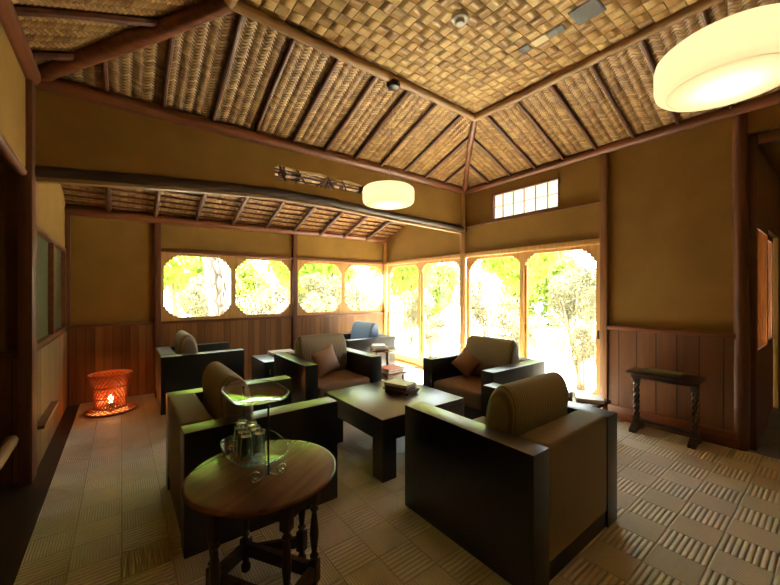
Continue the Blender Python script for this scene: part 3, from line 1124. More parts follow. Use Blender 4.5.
# ------------------------------------------------------------------ outside: unseen eaves that trim the sun, ground
m = MB()
m.box(-10, 24, -10, 26, -0.45, -0.25)
gd = m.build('garden_ground', M['gravel'])
struct(gd, 'pale sunlit ground of the garden outside the windows', 'ground')
m = MB()
m.box(XW + 0.12, 5.0, 0.60, YB + 0.6, 2.95, 3.0)  # added eave, its depth limits how far sun enters the doors
m.box(XL - 0.3, XW + 0.12, YB + 0.12, YB + 0.6, 2.95, 3.0)
m.box(XL - 0.5, XW + 0.3, YN - 0.3, YB + 0.12, 3.55, 3.6)
m.box(XW + 0.12, 7.3, YN - 0.3, 0.60, 2.95, 3.0)
ro = m.build('roof', M['roof'])
struct(ro, 'unseen dark wooden eaves added to trim the sun at garden doors and alcove windows', 'roof')


# ------------------------------------------------------------------ armchairs
def pillow_mesh(w, h, t, mat, name, parent=None, n=16):
    """soft square cushion lying in the xz plane, pinched corners"""
    bm = bmesh.new()
    front, back = {}, {}
    for i in range(n + 1):
        for j in range(n + 1):
            u, v = 2 * i / n - 1, 2 * j / n - 1
            k = (1 - abs(u) ** 2.4) * (1 - abs(v) ** 2.4)
            d = t / 2 * max(k, 0) ** 0.55
            px = u * w / 2 * (1 - 0.07 * (1 - abs(v) ** 2)) if abs(u) > .01 else 0
            pz = v * h / 2 * (1 - 0.07 * (1 - abs(u) ** 2))
            front[i, j] = bm.verts.new((px, -d, pz))
            back[i, j] = front[i, j] if i in (0, n) or j in (0, n) else bm.verts.new((px, d, pz))
    for i in range(n):
        for j in range(n):
            bm.faces.new((front[i, j], front[i + 1, j], front[i + 1, j + 1], front[i, j + 1]))
            bm.faces.new((back[i, j], back[i, j + 1], back[i + 1, j + 1], back[i + 1, j]))
    mb = MB()
    mb.join(bm)
    return mb.build(name, mat, parent, True, 80)


HW, HD, AT, AH = 0.475, 0.455, 0.14, 0.66


def make_armchair():
    root = empty('armchair')
    for s in (-1, 1):
        m = MB()
        xa, xb = sorted((s * HW, s * (HW - AT)))
        m.box(xa, xb, -HD, HD, 0.0, AH, 0.006)
        boost_top_reflection(m.build('armrest', M['lac'], root, True), M['lac_top'])
    m = MB()
    m.box(-HW + AT, HW - AT, -HD + 0.012, HD - 0.02, 0.0, 0.10, 0.004)
    m.build('plinth', M['lac'], root)
    m = MB()
    m.box(-HW + AT, HW - AT, HD - 0.16, HD - 0.03, 0.10, 0.26, 0.006)
    m.build('front_rail', M['lac_x'], root)
    i = HW - AT - 0.003
    m = MB()
    m.box(-i, i, -HD + 0.002, -HD + 0.17, 0.10, AH + 0.008, 0.02, 3)
    m.build('back_panel', M['fabric'], root, True)
    m = MB()
    m.box(-i + 0.004, i - 0.004, -HD + 0.17, HD - 0.005, 0.26, 0.43, 0.045, 4)
    m.build('seat_cushion', M['seat'], root, True, 60)
    # back cushion: leaning teardrop section swept across, softly rounded ends
    prof = []
    sec = [(-0.235, 0.66), (-0.255, 0.74), (-0.24, 0.835), (-0.19, 0.895), (-0.13, 0.888), (-0.075, 0.82), (-0.052, 0.71), (-0.038, 0.60), (-0.04, 0.50), (-0.06, 0.435), (-0.12, 0.425), (-0.20, 0.44), (-0.245, 0.52), (-0.25, 0.60)]
    cy, cz = -0.14, 0.64
    bm = bmesh.new()
    rings = []
    nx = 22
    wd = i - 0.012
    for k in range(nx + 1):
        a = PI * k / nx
        u = -math.cos(a)
        q = max(0.0, (abs(u) - 0.84) / 0.16)
        sc = 0.42 + 0.58 * math.sqrt(max(0.0, 1 - q ** 3.0))
        puff = 1.0 + 0.04 * (1 - u * u)
        rings.append([bm.verts.new((u * wd, cy + (y - cy) * sc * puff, cz + (z - cz) * sc)) for y, z in sec])
    for a, b in zip(rings, rings[1:]):
        for k in range(len(sec)):
            k2 = (k + 1) % len(sec)
            bm.faces.new((a[k], a[k2], b[k2], b[k]))
    bm.faces.new(rings[0])
    bm.faces.new(list(reversed(rings[-1])))
    m = MB()
    m.join(bm)
    c = m.build('back_cushion', M['stripe'], root, True, 70)
    sm = c.modifiers.new('soft', 'SUBSURF')
    sm.levels = 1
    sm.render_levels = 2
    return root


CH = 'low box armchairs of the lounge'
spots = [
    # x, y, rotation (front is local +y), label
    (1.955, 1.315, 0.0, 'black box armchair nearest the viewer at right, seen from behind'),
    (0.715, 2.585, -PI / 2, 'black box armchair behind the round table with the glasses'),
    (1.94, 3.76, PI, 'black box armchair facing the viewer across the coffee table, with pillow'),
    (3.17, 2.45, PI / 2, 'black box armchair with its back to the garden doors, holding a pillow'),
    (0.81, 5.22, -PI / 2, 'black box armchair below the pine trunk window beside the lantern'),
    (3.22, 5.12, PI / 2, 'black box armchair with a sky-tinted cushion near the far corner'),
]
proto = make_armchair()
chairs = []
for i, (x, y, r, lab) in enumerate(spots):
    c = proto if i == 0 else copy_tree(proto)
    c.location = (x, y, 0)
    c.rotation_euler = (0, 0, r)
    tag(c, lab, 'armchair', CH)
    chairs.append(c)
for o in COL.objects:
    if o.parent is chairs[5] and o.name.startswith('back_cushion'):
        o.material_slots[0].link = 'OBJECT'
        o.material_slots[0].material = M['stripe_sky_tint']
        o['label'] = 'back cushion with blue sky sheen in its colour'

p = pillow_mesh(0.36, 0.36, 0.13, M['pillow'], 'throw_pillow')
p.scale = (0.92, 0.9, 0.82)
p.location = (1.87, 3.655, 0.615)
p.rotation_euler = (math.radians(-16), math.radians(-14), math.radians(12))
tag(p, 'rose-brown throw pillow leaning in the armchair facing the viewer', 'pillow', 'throw pillows')
p = copy_tree(p)
p.scale = (0.70, 0.8, 0.70)
p.location = (3.075, 2.60, 0.61)
p.rotation_euler = (math.radians(-18), math.radians(38), math.radians(-70))
tag(p, 'rose-brown throw pillow leaning in the armchair by the garden doors', 'pillow', 'throw pillows')

# ------------------------------------------------------------------ coffee table and its books
t = empty('coffee_table', (1.97, 2.535, 0))
tag(t, 'square low black lacquered coffee table in the middle of the armchairs', 'table')
m = MB()
m.box(-0.45, 0.45, -0.465, 0.465, 0.43, 0.463, 0.004)
boost_top_reflection(m.build('tabletop', M['lac_x'], t, True), M['lac_top'])
m = MB()
m.plate([(-0.45, -0.465), (0.45, -0.465), (0.45, 0.465), (-0.45, 0.465)], [[(-0.40, -0.415), (0.40, -0.415), (0.40, 0.415), (-0.40, 0.415)]], lambda u, v, q: Vector((u, v, q)), 0.295, 0.4305)
m.build('apron', M['lac_x'], t)
for sx in (-1, 1):
    for sy in (-1, 1):
        m = MB()
        xa, xb = sorted((sx * 0.45, sx * 0.32))
        ya, yb = sorted((sy * 0.465, sy * 0.335))
        m.box(xa, xb, ya, yb, 0, 0.2955, 0.003)
        m.build('leg', M['lac'], t)


def book(name, loc, w, d, h, rz, cover, label, cat='book', group=None, tilt=(0, 0)):
    r = empty(name, loc, rz)
    r.rotation_euler = (tilt[0], tilt[1], rz)
    tag(r, label, cat, group)
    m = MB()
    c = min(0.004, h * 0.2)
    m.box(-w / 2, w / 2, -d / 2, d / 2, 0, c, 0.0005)
    m.box(-w / 2, w / 2, -d / 2, d / 2, h - c, h, 0.0005)
    m.box(-w / 2, -w / 2 + c, -d / 2, d / 2, c, h - c)
    m.build('cover', M[cover], r)
    m = MB()
    m.box(-w / 2 + c, w / 2 - 0.006, -d / 2 + 0.005, d / 2 - 0.005, c, h - c)
    m.build('pages', M['paper'], r)
    return r


zt = 0.463
BG = 'books stacked on the coffee table'
book('book', (2.105, 2.56, zt), 0.20, 0.25, 0.022, 0.35, 'book_dark', 'thin dark book at the bottom of the stack on the coffee table', 'book', BG)
book('book', (2.095, 2.56, zt + 0.022), 0.21, 0.28, 0.016, 0.15, 'book_brown', 'thin brown book second from the bottom on the coffee table', 'book', BG)
book('book', (2.105, 2.575, zt + 0.038), 0.18, 0.24, 0.02, 0.28, 'book_brown', 'brown book just under the white magazine on the coffee table', 'book', BG)
book('magazine', (2.110, 2.585, zt + 0.058), 0.185, 0.25, 0.026, 0.32, 'book_white', 'thick white magazine on top of the coffee table stack', 'magazine', BG)

# ------------------------------------------------------------------ round gateleg table with the tray stand
TX, TYY, TZ = 0.515, 1.61, 0.60
t = empty('gateleg_table', (TX, TYY, 0), 0.55)
tag(t, 'round polished brown gateleg table with turned legs in front of armchair', 'table')
m = MB()
R = 0.325
m.lathe([(0, TZ - 0.026), (R - 0.03, TZ - 0.026), (R - 0.012, TZ - 0.022), (R, TZ - 0.013), (R, TZ - 0.008), (R - 0.008, TZ - 0.001), (R - 0.014, TZ), (0, TZ)], (0, 0, 0), 72)
m.build('tabletop', M['table_wood'], t, True, 50)


def turned_leg(x, y, h, name='leg', parent=t):
    m = MB()
    k = 0.021
    m.box(x - k, x + k, y - k, y + k, h - 0.14, h, 0.003)
    m.box(x - k, x + k, y - k, y + k, 0.07, 0.17, 0.003)
    m.lathe([(0.020, 0.17), (0.012, 0.178), (0.021, 0.19), (0.012, 0.205), (0.016, 0.24), (0.021, 0.29), (0.017, 0.34), (0.011, 0.39), (0.020, 0.405), (0.012, 0.418), (0.020, h - 0.14)], (x, y, 0), 16)
    m.lathe([(0.010, 0.0), (0.022, 0.012), (0.024, 0.035), (0.014, 0.055), (0.018, 0.07)], (x, y, 0), 16)
    return m.build(name, M['turned'], parent, True, 35)


hh = TZ - 0.026
fx, fy = 0.10, 0.20
for sx in (-1, 1):
    for sy in (-1, 1):
        turned_leg(sx * fx, sy * fy, hh)
for sx in (-1, 1):
    m = MB()
    xx = sx * fx
    m.box(xx - 0.011, xx + 0.011, -fy + 0.02, fy - 0.02, hh - 0.11, hh, 0.002)
    m.build('apron', M['turned'], t)
    m = MB()
    m.box(xx - 0.015, xx + 0.015, -fy + 0.02, fy - 0.02, 0.09, 0.15, 0.003)
    m.build('stretcher', M['turned'], t)
for sy in (-1, 1):
    m = MB()
    yy = sy * fy
    m.box(-fx + 0.02, fx - 0.02, yy - 0.011, yy + 0.011, hh - 0.11, hh, 0.002)
    m.build('apron', M['turned'], t)
    m = MB()
    m.box(-fx + 0.02, fx - 0.02, yy - 0.015, yy + 0.015, 0.09, 0.15, 0.003)
    m.build('stretcher', M['turned'], t)
for sx in (-1, 1):
    gx, gy = sx * 0.245, -sx * 0.03
    turned_leg(gx, gy, hh, 'gate_leg')
    ax, ay = sx * 0.10, sx * 0.17
    d = Vector((gx - ax, gy - ay, 0))
    for z0, z1 in ((0.09, 0.14), (hh - 0.08, hh - 0.03)):
        m = MB()
        L = d.length
        tb = bmesh.new()
        bmesh.ops.create_cube(tb, size=1.0)
        for v in tb.verts:
            v.co = Vector((v.co.x * L + L / 2, v.co.y * 0.022, z0 + (v.co.z + .5) * (z1 - z0)))
        m.join(tb, Matrix.Translation((ax, ay, 0)) @ Matrix.Rotation(math.atan2(d.y, d.x), 4, 'Z'))
        m.build('gate_rail', M['turned'], t)

# two-tier glass tray stand
SX, SY = 0.500, 1.700
st = empty('tray_stand', (SX, SY, TZ))
tag(st, 'two-tier glass tray stand on scrolled metal feet on the round table', 'tray stand')


def tray(z, wx, wy, name):
    """rounded glass tray with an upswept rim"""
    bm = bmesh.new()
    prof = [(0.0, 0.0), (0.86, 0.0), (0.94, 0.004), (0.98, 0.012), (1.0, 0.024)]
    n = 40
    rings = []
    for s, dz in prof:
        if s == 0:
            rings.append([bm.verts.new((0, 0, z))])
            continue
        ring = []
        for k in range(n):
            a = 2 * PI * k / n
            ca, sa = math.cos(a), math.sin(a)
            e = 0.62
            x = math.copysign(abs(ca) ** e, ca) * wx * s
            y = math.copysign(abs(sa) ** e, sa) * wy * s
            lift = dz
            ring.append(bm.verts.new((x, y, z + lift)))
        rings.append(ring)
    for a, b in zip(rings, rings[1:]):
        for k in range(n):
            k2 = (k + 1) % n
            if len(a) == 1:
                bm.faces.new((a[0], b[k], b[k2]))
            else:
                bm.faces.new((a[k], b[k], b[k2], a[k2]))
    rim = [v.co.copy() for v in rings[-1]]
    mb = MB()
    mb.join(bm)
    o = mb.build(name, M['tray_glass'], st, True, 60)
    sol = o.modifiers.new('thick', 'SOLIDIFY')
    sol.thickness = 0.004
    mb = MB()
    mb.tube(rim + [rim[0]], 0.0022, 6, cap=False)
    r = mb.build('tray_rim', M['tumbler'], o, True)
    return o


tray(0.055, 0.135, 0.185, 'lower_tray')
tray(0.315, 0.130, 0.185, 'upper_tray')
for sy in (-1, 1):
    m = MB()
    yr = sy * 0.192
    m.tube([(0, yr, 0.02), (0, yr, 0.315)], 0.0045, 10)
    for z in (0.022, 0.055, 0.31):
        m.lathe([(0.004, z - 0.008), (0.009, z), (0.004, z + 0.008)], (0, yr, 0), 12)
    m.build('rod', M['dark_metal'], st, True)
    for sx in (-1, 1):
        m = MB()
        pts = []
        for k in range(22):
            a = k / 21
            th = -PI / 2 + a * 2.4 * PI
            rr = 0.024 * (1 - 0.6 * a)
            pts.append((sx * (0.055 + rr * math.cos(th)), yr, 0.0285 + rr * math.sin(th)))
        m.tube([(0, yr, 0.026), (sx * 0.018, yr, 0.014), (sx * 0.036, yr, 0.0055)] + pts, 0.0045, 8)
        m.build('scroll_foot', M['brass'], st, True)
    m = MB()
    m.tube([(-0.0, yr, 0.05), (0.0, yr - sy * 0.03, 0.052)], 0.004, 8)
    m.build('tray_bracket', M['brass'], st, True)


def tumbler_obj():
    mb = MB()
    prof = [(0.0262, 0.0), (0.0285, 0.0), (0.0265, 0.03), (0.0245, 0.06), (0.0222, 0.09), (0.0205, 0.114), (0.0188, 0.117), (0.0001, 0.117), (0.0001, 0.102), (0.0178, 0.101), (0.0200, 0.086), (0.0222, 0.058), (0.0243, 0.028)]
    mb.lathe(prof, (0, 0, 0), 24, closed=True)
    return mb.build('tumbler', M['tumbler'], None, True, 50)


tb = tumbler_obj()
gspots = [
    (0.440, 1.620, 'upturned clear tumbler at the front left on the lower tray'),
    (0.498, 1.620, 'upturned clear tumbler at the front beside the stand rod on lower tray'),
    (0.440, 1.678, 'upturned clear tumbler in the second row at left on the lower tray'),
    (0.498, 1.678, 'upturned clear tumbler in the second row at right on the lower tray'),
    (0.440, 1.736, 'upturned clear tumbler in the third row at left on the lower tray'),
    (0.498, 1.736, 'upturned clear tumbler in the third row at right on the lower tray'),
    (0.468, 1.794, 'upturned clear tumbler at the very back of the lower tray'),
]
for i, (x, y, lab) in enumerate(gspots):
    o = tb if i == 0 else tb.copy()
    if i:
        COL.objects.link(o)
    o.location = (x, y, TZ + 0.0605)
    tag(o, lab, 'glass', 'tumblers on the lower tray')

# ------------------------------------------------------------------ console table on the right
t = empty('console_table', (4.18, 1.075, 0))
tag(t, 'narrow dark console table with twisted legs against the planked wall', 'table')
m = MB()
m.box(-0.13, 0.13, -0.285, 0.285, 0.585, 0.612, 0.007)
m.box(-0.10, 0.10, -0.25, 0.25, 0.545, 0.585, 0.003)
m.build('tabletop', M['turned'], t, True)
for s in (-1, 1):
    y = s * 0.23
    m = MB()
    n = 60
    for ph in (0, PI):
        pts = []
        for k in range(n + 1):
            a = k / n
            pts.append((0.017 * math.cos(a * 6 * PI + ph), y + 0.017 * math.sin(a * 6 * PI + ph), 0.13 + 0.36 * a))
        m.tube(pts, 0.0125, 8)
    m.box(-0.028, 0.028, y - 0.028, y + 0.028, 0.48, 0.55, 0.004)
    m.box(-0.028, 0.028, y - 0.028, y + 0.028, 0.06, 0.14, 0.004)
    m.build('leg', M['turned'], t, True, 40)
    m = MB()
    m.plate([(-0.13, 0.0), (-0.07, 0.0), (-0.06, 0.012), (0.06, 0.012), (0.07, 0.0), (0.13, 0.0), (0.13, 0.03), (0.05, 0.07), (-0.05, 0.07), (-0.13, 0.03)], [], lambda u, v, q: Vector((u, q, v)), y - 0.028, y + 0.028)
    m.build('foot', M['turned'], t)
m = MB()
m.box(-0.02, 0.02, -0.205, 0.205, 0.085, 0.115, 0.004)
m.build('stretcher', M['turned'], t)
book('book', (4.19, 1.08, 0.612), 0.16, 0.30, 0.024, 0.0, 'book_green', 'flat grey-green book lying on the narrow console table', 'book')

# ------------------------------------------------------------------ small pieces round the alcove
t = empty('side_cabinet', (1.78, 4.83, 0))
tag(t, 'low black box cabinet between two armchairs below the alcove windows', 'cabinet')
m = MB()
m.box(-0.32, 0.32, -0.29, 0.29, 0.0, 0.48, 0.005)
m.build('body', M['lac'], t, True)
m = MB()
m.box(-0.325, 0.325, -0.295, 0.295, 0.48, 0.505, 0.004)
boost_top_reflection(m.build('top', M['lac_x'], t, True), M['lac_top'])
m = MB()
m.box(-0.30, 0.30, -0.300, -0.29, 0.03, 0.46, 0.003)
dr = m.build('door', M['lac_x'], t, True)
m = MB()
m.box(-0.265, -0.255, -0.315, -0.300, 0.33, 0.41, 0.002)
m.build('edge_glint', M['glint'], dr)  # bright sliver standing in for a glint on the cabinet edge
MG = 'magazines on the black side cabinet'
book('magazine', (1.86, 4.98, 0.505), 0.36, 0.26, 0.02, 0.1, 'book_tan', 'tan magazine at the bottom on the black side cabinet', 'magazine', MG)
book('magazine', (1.84, 4.99, 0.525), 0.33, 0.24, 0.028, -0.08, 'book_tan', 'tan magazine on top of another on the black side cabinet', 'magazine', MG)

t = empty('side_table', (3.22, 4.36, 0))
tag(t, 'small round wooden side table in front of the armchair with the sky-tinted cushion', 'table')
m = MB()
m.lathe([(0.0, 0.50), (0.205, 0.50), (0.215, 0.507), (0.215, 0.518), (0.205, 0.525), (0.0, 0.525)], (0, 0, 0), 40)
m.build('tabletop', M['table_wood'], t, True)
for k in range(3):
    a = 0.5 + k * 2 * PI / 3
    m = MB()
    m.tube([(0.10 * math.cos(a), 0.10 * math.sin(a), 0.50), (0.155 * math.cos(a), 0.155 * math.sin(a), 0.0)], [0.014, 0.011], 10)
    m.build('leg', M['turned'], t, True)
SG = 'books on the round side table'
book('book', (3.17, 4.38, 0.525), 0.24, 0.28, 0.022, -0.5, 'book_tan', 'wide tan book under others on the round side table', 'book', SG)
book('book', (3.16, 4.38, 0.547), 0.22, 0.26, 0.026, -0.4, 'book_white', 'white book in the middle of the side table stack', 'book', SG)
book('book', (3.15, 4.39, 0.573), 0.20, 0.25, 0.022, -0.55, 'book_white', 'white book on top of the side table stack', 'book', SG)

t = empty('stool', (2.98, 3.86, 0))
tag(t, 'low wooden stool with red books on it beside the coffee table armchair', 'stool')
m = MB()
m.box(-0.17, 0.17, -0.14, 0.14, 0.27, 0.30, 0.005)
m.build('seat', M['table_wood'], t, True)
m = MB()
m.plate([(-0.14, -0.11), (0.14, -0.11), (0.14, 0.11), (-0.14, 0.11)], [[(-0.12, -0.09), (0.12, -0.09), (0.12, 0.09), (-0.12, 0.09)]], lambda u, v, q: Vector((u, v, q)), 0.21, 0.27)
m.build('apron', M['table_wood'], t)
for sx in (-1, 1):
    for sy in (-1, 1):
        m = MB()
        m.box(sx * 0.135 - 0.018, sx * 0.135 + 0.018, sy * 0.105 - 0.018, sy * 0.105 + 0.018, 0, 0.27, 0.003)
        m.build('leg', M['table_wood'], t)
RG = 'books on the low stool'
book('book', (2.98, 3.86, 0.30), 0.28, 0.24, 0.03, 0.05, 'book_tan', 'tan book under the red one on the low stool', 'book', RG)
book('book', (2.99, 3.86, 0.33), 0.29, 0.25, 0.035, 0.0, 'book_red', 'red book on top on the low stool', 'book', RG)

# low table with papers by the garden door, half hidden behind the nearest armchair
t = empty('low_table', (3.62, 1.62, 0))
tag(t, 'small low wooden table by the garden door half hidden behind an armchair', 'table')
m = MB()
m.box(-0.24, 0.24, -0.2, 0.2, 0.30, 0.33, 0.005)
m.build('tabletop', M['table_wood'], t, True)
for sx in (-1, 1):
    for sy in (-1, 1):
        m = MB()
        m.box(sx * 0.2 - 0.018, sx * 0.2 + 0.018, sy * 0.16 - 0.018, sy * 0.16 + 0.018, 0, 0.30, 0.003)
        m.build('leg', M['table_wood'], t)
m = MB()
m.box(-0.07, 0.07, -0.05, 0.05, 0, 0.075, 0.004)
bx = m.build('wooden_box', M['table_wood'], None, True)
bx.location = (3.52, 1.72, 0.33)
tag(bx, 'small brown wooden box on the low table by the garden door', 'box')
book('book', (3.70, 1.56, 0.33), 0.20, 0.24, 0.03, 0.5, 'book_white', 'white book lying on the low table by the garden door', 'book')

# wicker floor lantern
t = empty('wicker_lantern', (-0.10, 5.30, 0))
tag(t, 'glowing red wicker basket lantern on the floor in the far left corner', 'lantern')


def basket(rad_at, z0, z1, turns, n, mb, r=0.005):
    for s in (-1, 1):
        for k in range(n):
            a0 = 2 * PI * k / n
            pts = []
            for j in range(15):
                q = j / 14
                a = a0 + s * turns * q
                rr = rad_at(q)
                pts.append((rr * math.cos(a), rr * math.sin(a), z0 + (z1 - z0) * q))
            mb.tube(pts, r, 5)


def rad_body(q):
    return 0.145 + 0.06 * q ** 0.8 - 0.015 * math.sin(PI * q)


m = MB()
basket(rad_body, 0.055, 0.44, 1.5, 30, m, 0.0068)
for z, q in ((0.055, 0.0), (0.17, 0.3), (0.30, 0.63), (0.44, 1.0)):
    m.ring((0, 0, z), rad_body(q), 0.008, 'z', 36, 6)
m.build('basket', M['wicker'], t, True)
m = MB()
basket(lambda q: 0.24 - 0.09 * q, 0.012, 0.055, 0.5, 24, m, 0.005)
m.ring((0, 0, 0.012), 0.24, 0.012, 'z', 40, 8)
m.ring((0, 0, 0.052), 0.15, 0.009, 'z', 36, 8)
m.build('base_ring', M['wicker'], t, True)
m = MB()
m.lathe([(0, 0.0), (0.035, 0.0), (0.035, 0.03), (0.02, 0.035), (0.02, 0.10), (0, 0.10)], (0, 0, 0), 16)
m.build('bulb_holder', M['dark_metal'], t, True)
m = MB()
m.lathe([(0, 0.10), (0.014, 0.10), (0.024, 0.125), (0.026, 0.15), (0.018, 0.175), (0, 0.185)], (0, 0, 0), 16)
m.build('bulb', M['bulb'], t, True)

# ------------------------------------------------------------------ lamps and fittings on the ceiling
LAMP_W = 2.1


def pendant(x, y, z, label, cords):
    r = empty('pendant_lamp', (x, y, z))
    tag(r, label, 'lamp', 'drum pendant lamps')
    m = MB()
    R, h = 0.248, 0.085
    m.lathe([(R - 0.045, -h + 0.002), (R - 0.022, -h + 0.008), (R - 0.006, -h + 0.022), (R, -h + 0.045), (R, h - 0.045), (R - 0.006, h - 0.022), (R - 0.022, h - 0.008), (R - 0.045, h), (R - 0.12, h + 0.004), (0.0, h + 0.006)], (0, 0, 0), 56, open_ends=True)
    m.build('shade', M['shade'], r, True, 60)
    m = MB()
    m.lathe([(0, -h - 0.008), (0.12, -h - 0.005), (R - 0.05, -h + 0.001)], (0, 0, 0), 48, open_ends=True)
    m.build('diffuser', M['shade_bottom'], r, True, 60)
    ld = bpy.data.lights.new('lamp_bulb', 'POINT')
    ld.energy = LAMP_W
    ld.color = (1.0, 0.89, 0.68)
    ld.shadow_soft_size = 0.04
    lo = bpy.data.objects.new('lamp_bulb', ld)
    COL.objects.link(lo)
    lo.parent = r
    lo.location = (0, 0, 0.02)
    m = MB()
    m.tube([Vector(c) for c in cords], 0.0035, 6)
    m.build('cord', M['log_tan_x'], r, True)
    m = MB()
    cx, cy, cz = cords[-1]
    m.lathe([(0, -0.03), (0.03, -0.03), (0.055, -0.02), (0.065, 0.0), (0.065, 0.03), (0, 0.03)], (cx, cy, cz), 24)
    m.build('ceiling_rose', M['dark_metal'], r, True)
    return r


pendant(2.03, 2.67, 2.325, 'cream drum pendant lamp hanging before the alcove opening', [(0, 0, 0.085), (0.015, -0.01, 0.4), (0.035, -0.01, 0.7), (0.02, -0.05, 1.04)])
pendant(2.005, 0.30, 2.345, 'large cream drum pendant lamp close above at the top right', [(0, 0, 0.085), (-0.01, 0.01, 0.5), (0.0, 0.0, 1.075)])

m = MB()
m.lathe([(0, -0.055), (0.03, -0.055), (0.036, -0.04), (0.036, -0.03), (0.06, -0.025), (0.065, -0.005), (0.065, 0.0), (0, 0.0)], (0, 0, 0), 28)
o = m.build('smoke_detector', M['white_plastic'], None, True)
o.location = (2.0, 1.75, ZF)
tag(o, 'small round white smoke detector on the woven ceiling', 'smoke detector')
for x, y, wx, wy, mt, lab, cat, nm in (
    (2.69, 1.64, 0.085, 0.085, 'vent', 'smallest grey vent tile in the row on the woven ceiling', 'vent', 'ceiling_vent'),
    (2.70, 1.515, 0.085, 0.12, 'cream', 'pale cream tile between two grey vent tiles on the ceiling', 'panel', 'ceiling_panel'),
    (2.70, 1.38, 0.085, 0.12, 'vent', 'grey vent tile between the cream tile and largest vent', 'vent', 'ceiling_vent'),
    (2.69, 1.15, 0.19, 0.19, 'vent', 'largest grey vent tile on the woven ceiling', 'vent', 'ceiling_vent'),
):
    m = MB()
    m.box(-wx / 2, wx / 2, -wy / 2, wy / 2, -0.006, 0.0, 0.001)
    if mt == 'vent':
        m.box(-wx / 2 + 0.008, wx / 2 - 0.008, -wy / 2 + 0.008, wy / 2 - 0.008, -0.009, -0.006, 0.001)
    o = m.build(nm, M[mt])
    o.location = (x, y, ZF)
    tag(o, lab, cat)


# ------------------------------------------------------------------ garden
def foliage_mesh(n, leaf, seed, clumps=14):
    """leaves scattered in clumps inside a unit-ish ellipsoid"""
    rnd = random.Random(seed)
    bm = bmesh.new()
    cs = []
    for _ in range(clumps):
        while True:
            p = Vector((rnd.uniform(-1, 1), rnd.uniform(-1, 1), rnd.uniform(-1, 1)))
            if 0.35 < p.length < 0.8:
                break
        cs.append((p, rnd.uniform(0.22, 0.42)))
    for _ in range(n):
        c, r = rnd.choice(cs)
        d = Vector((rnd.gauss(0, 1), rnd.gauss(0, 1), rnd.gauss(0, 1))).normalized() * r * rnd.uniform(0.6, 1.05)
        p = c + d
        u = Vector((rnd.gauss(0, 1), rnd.gauss(0, 1), rnd.gauss(0, 1))).normalized()
        v = u.cross(Vector((rnd.gauss(0, 1), rnd.gauss(0, 1), rnd.gauss(0, 1)))).normalized()
        s = leaf * rnd.uniform(0.7, 1.4)
        a = [bm.verts.new(p - u * s), bm.verts.new(p + v * s * 0.42), bm.verts.new(p + u * s), bm.verts.new(p - v * s * 0.42)]
        bm.faces.new(a)
    me = bpy.data.meshes.new('foliage')
    bm.to_mesh(me)
    bm.free()
    return me


FM = {}
for key, mt, seed, n, lf in (('lime', 'leaf_lime', 1, 2600, 0.055), ('pale', 'leaf_pale', 2, 4200, 0.045), ('dark', 'leaf_dark', 3, 2600, 0.055), ('limebig', 'leaf_lime', 4, 13000, 0.085), ('palebig', 'leaf_pale', 6, 4600, 0.045), ('hedge', 'leaf_hedge', 8, 9000, 0.06)):
    FM[key] = foliage_mesh(n, lf, seed, 36 if 'big' in key or key == 'hedge' else 16)
    FM[key].materials.append(M[mt])


def plant(name, x, y, rx, ry, rz, zc, key, label, cat, seed, group=None, stems=4):
    r = empty(name, (x, y, -0.25))
    tag(r, label, cat, group)
    f = bpy.data.objects.new('foliage', FM[key])
    COL.objects.link(f)
    f.parent = r
    f.location = (0, 0, zc)
    f.scale = (rx, ry, rz)
    f.rotation_euler = (0, 0, seed * 1.3)
    rnd = random.Random(seed)
    for k in range(stems):
        m = MB()
        a = rnd.uniform(0, 6.28)
        q = rnd.uniform(0.2, 0.55)
        tip = Vector((math.cos(a) * rx * q, math.sin(a) * ry * q, zc + rz * rnd.uniform(-0.2, 0.5)))
        mid = Vector((tip.x * 0.35, tip.y * 0.35, tip.z * 0.5)) + Vector((rnd.uniform(-.06, .06), rnd.uniform(-.06, .06), 0))
        base = Vector((rnd.uniform(-.05, .05), rnd.uniform(-.05, .05), 0))
        rr = 0.02 + 0.012 * max(rx, rz)
        m.tube([base, mid, tip], [rr, rr * 0.7, rr * 0.25], 8)
        m.build('trunk' if cat == 'tree' else 'stem', M['stem'], r, True)
    return r


# the thick pine outside the first window
r = empty('pine_tree', (1.62, 7.45, -0.25))
tag(r, 'thick grey pine with plated bark leaning outside the first alcove window', 'tree')
m = MB()
m.tube([(0.12, 0, 0), (0.03, 0, 0.7), (-0.06, 0, 1.4), (-0.15, 0.0, 2.1), (-0.30, 0, 3.2), (-0.34, 0, 4.4)], [0.32, 0.25, 0.235, 0.225, 0.20, 0.15], 20)
m.build('trunk', M['bark'], r, True)
f = bpy.data.objects.new('crown', FM['dark'])
COL.objects.link(f)
f.parent = r
f.location = (-0.3, 0, 4.9)
f.scale = (1.6, 1.5, 0.8)

for i, (x, y, rx, ry, rz, zc, key, lab) in enumerate([
    (0.2, 9.8, 1.5, 1.2, 1.7, 3.2, 'limebig', 'lime-leaved maple behind and left of the thick pine'),
    (1.5, 13.4, 1.5, 1.4, 2.3, 4.2, 'limebig', 'tall lime-leaved tree far beyond the second alcove window'),
    (5.2, 12.0, 1.6, 1.5, 2.4, 4.1, 'limebig', 'tall lime-leaved tree beyond the fourth alcove window'),
    (8.9, 10.6, 1.6, 1.5, 2.4, 4.1, 'limebig', 'tall lime-leaved tree beyond the alcove corner and doors'),
    (12.2, 7.6, 1.6, 1.5, 2.4, 4.1, 'limebig', 'tall lime-leaved tree opposite the main room garden doors'),
    (11.4, 2.6, 1.6, 1.6, 2.1, 4.2, 'palebig', 'tall pale-leaved tree outside the rightmost garden door'),
]):
    plant('garden_tree', x, y, rx, ry, rz, zc, key, lab, 'tree', 10 + i, None, 3)
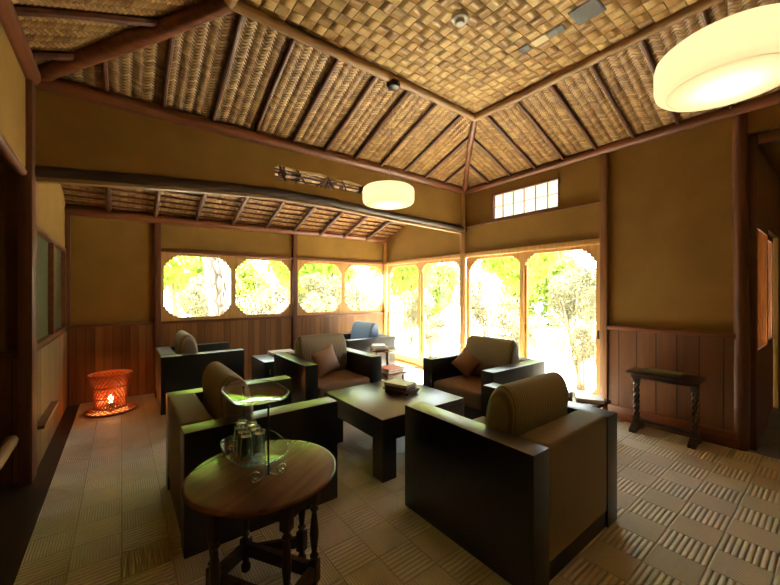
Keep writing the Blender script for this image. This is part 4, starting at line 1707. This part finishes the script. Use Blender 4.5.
for i, (x, y, rx, ry, rz, zc, key, lab) in enumerate([
    (0.75, 7.1, 0.55, 0.4, 0.40, 0.72, 'pale', 'low pale shrub under the first alcove window beside the pine'),
    (2.75, 8.2, 0.7, 0.6, 0.9, 1.3, 'pale', 'pale shrub outside the second alcove window'),
    (4.25, 8.4, 0.7, 0.6, 0.8, 1.2, 'pale', 'pale shrub outside the third alcove window'),
    (5.7, 8.5, 0.65, 0.6, 0.9, 1.3, 'pale', 'pale shrub outside the fourth alcove window'),
    (7.3, 8.4, 0.8, 0.7, 0.9, 1.3, 'pale', 'pale shrub far outside the alcove garden door by the corner'),
    (6.1, 6.3, 0.5, 0.5, 0.55, 0.75, 'pale', 'pale shrub close outside the alcove garden doors'),
    (8.2, 6.2, 0.9, 0.9, 1.1, 1.5, 'pale', 'large pale shrub outside the alcove door beside the round tan post'),
    (7.0, 4.3, 0.6, 0.7, 0.6, 0.9, 'pale', 'pale shrub outside the left main garden door'),
    (6.2, 2.75, 0.45, 0.45, 0.5, 0.85, 'pale', 'twiggy pale shrub close outside the right main garden door'),
    (7.6, 2.6, 0.75, 0.7, 0.95, 1.5, 'pale', 'taller pale shrub farther outside the right main garden door'),
    (9.6, 4.4, 0.9, 1.0, 1.2, 1.7, 'pale', 'big pale shrub at the far side of the garden opposite the doors'),
    (9.4, 0.95, 0.8, 0.8, 1.2, 1.6, 'pale', 'big pale shrub seen at the right edge of the right main garden door'),
    (1.9, 9.6, 1.0, 0.8, 1.0, 1.5, 'pale', 'wide pale shrub behind the pine in the second alcove window'),
    (5.2, 10.4, 1.2, 0.8, 1.1, 1.6, 'pale', 'wide pale shrub behind others in the fourth alcove window'),
    (11.9, 5.0, 1.1, 1.0, 1.3, 1.7, 'pale', 'wide pale shrub farthest away behind the main garden doors'),
]):
    plant('garden_shrub', x, y, rx, ry, rz, zc, key, lab, 'shrub', 30 + i, None, 5)

for i, (x, y, lab) in enumerate([
    (-2.6, 14.8, 'broad green thicket far outside, left of the pine trunk'),
    (3.4, 17.0, 'broad green thicket far outside the second alcove window'),
    (8.2, 16.2, 'broad green thicket far outside the fourth alcove window'),
    (13.0, 13.6, 'broad green thicket far outside the alcove garden doors'),
    (16.6, 9.4, 'broad green thicket far outside the left main garden door'),
    (17.6, 4.2, 'broad green thicket far outside the right main garden door'),
    (16.6, -1.0, 'broad green thicket far outside beyond the boarded bay'),
]):
    plant('garden_thicket', x, y, 2.2, 2.2, 1.9, 1.9, 'hedge', lab, 'bush', 60 + i, None, 4)
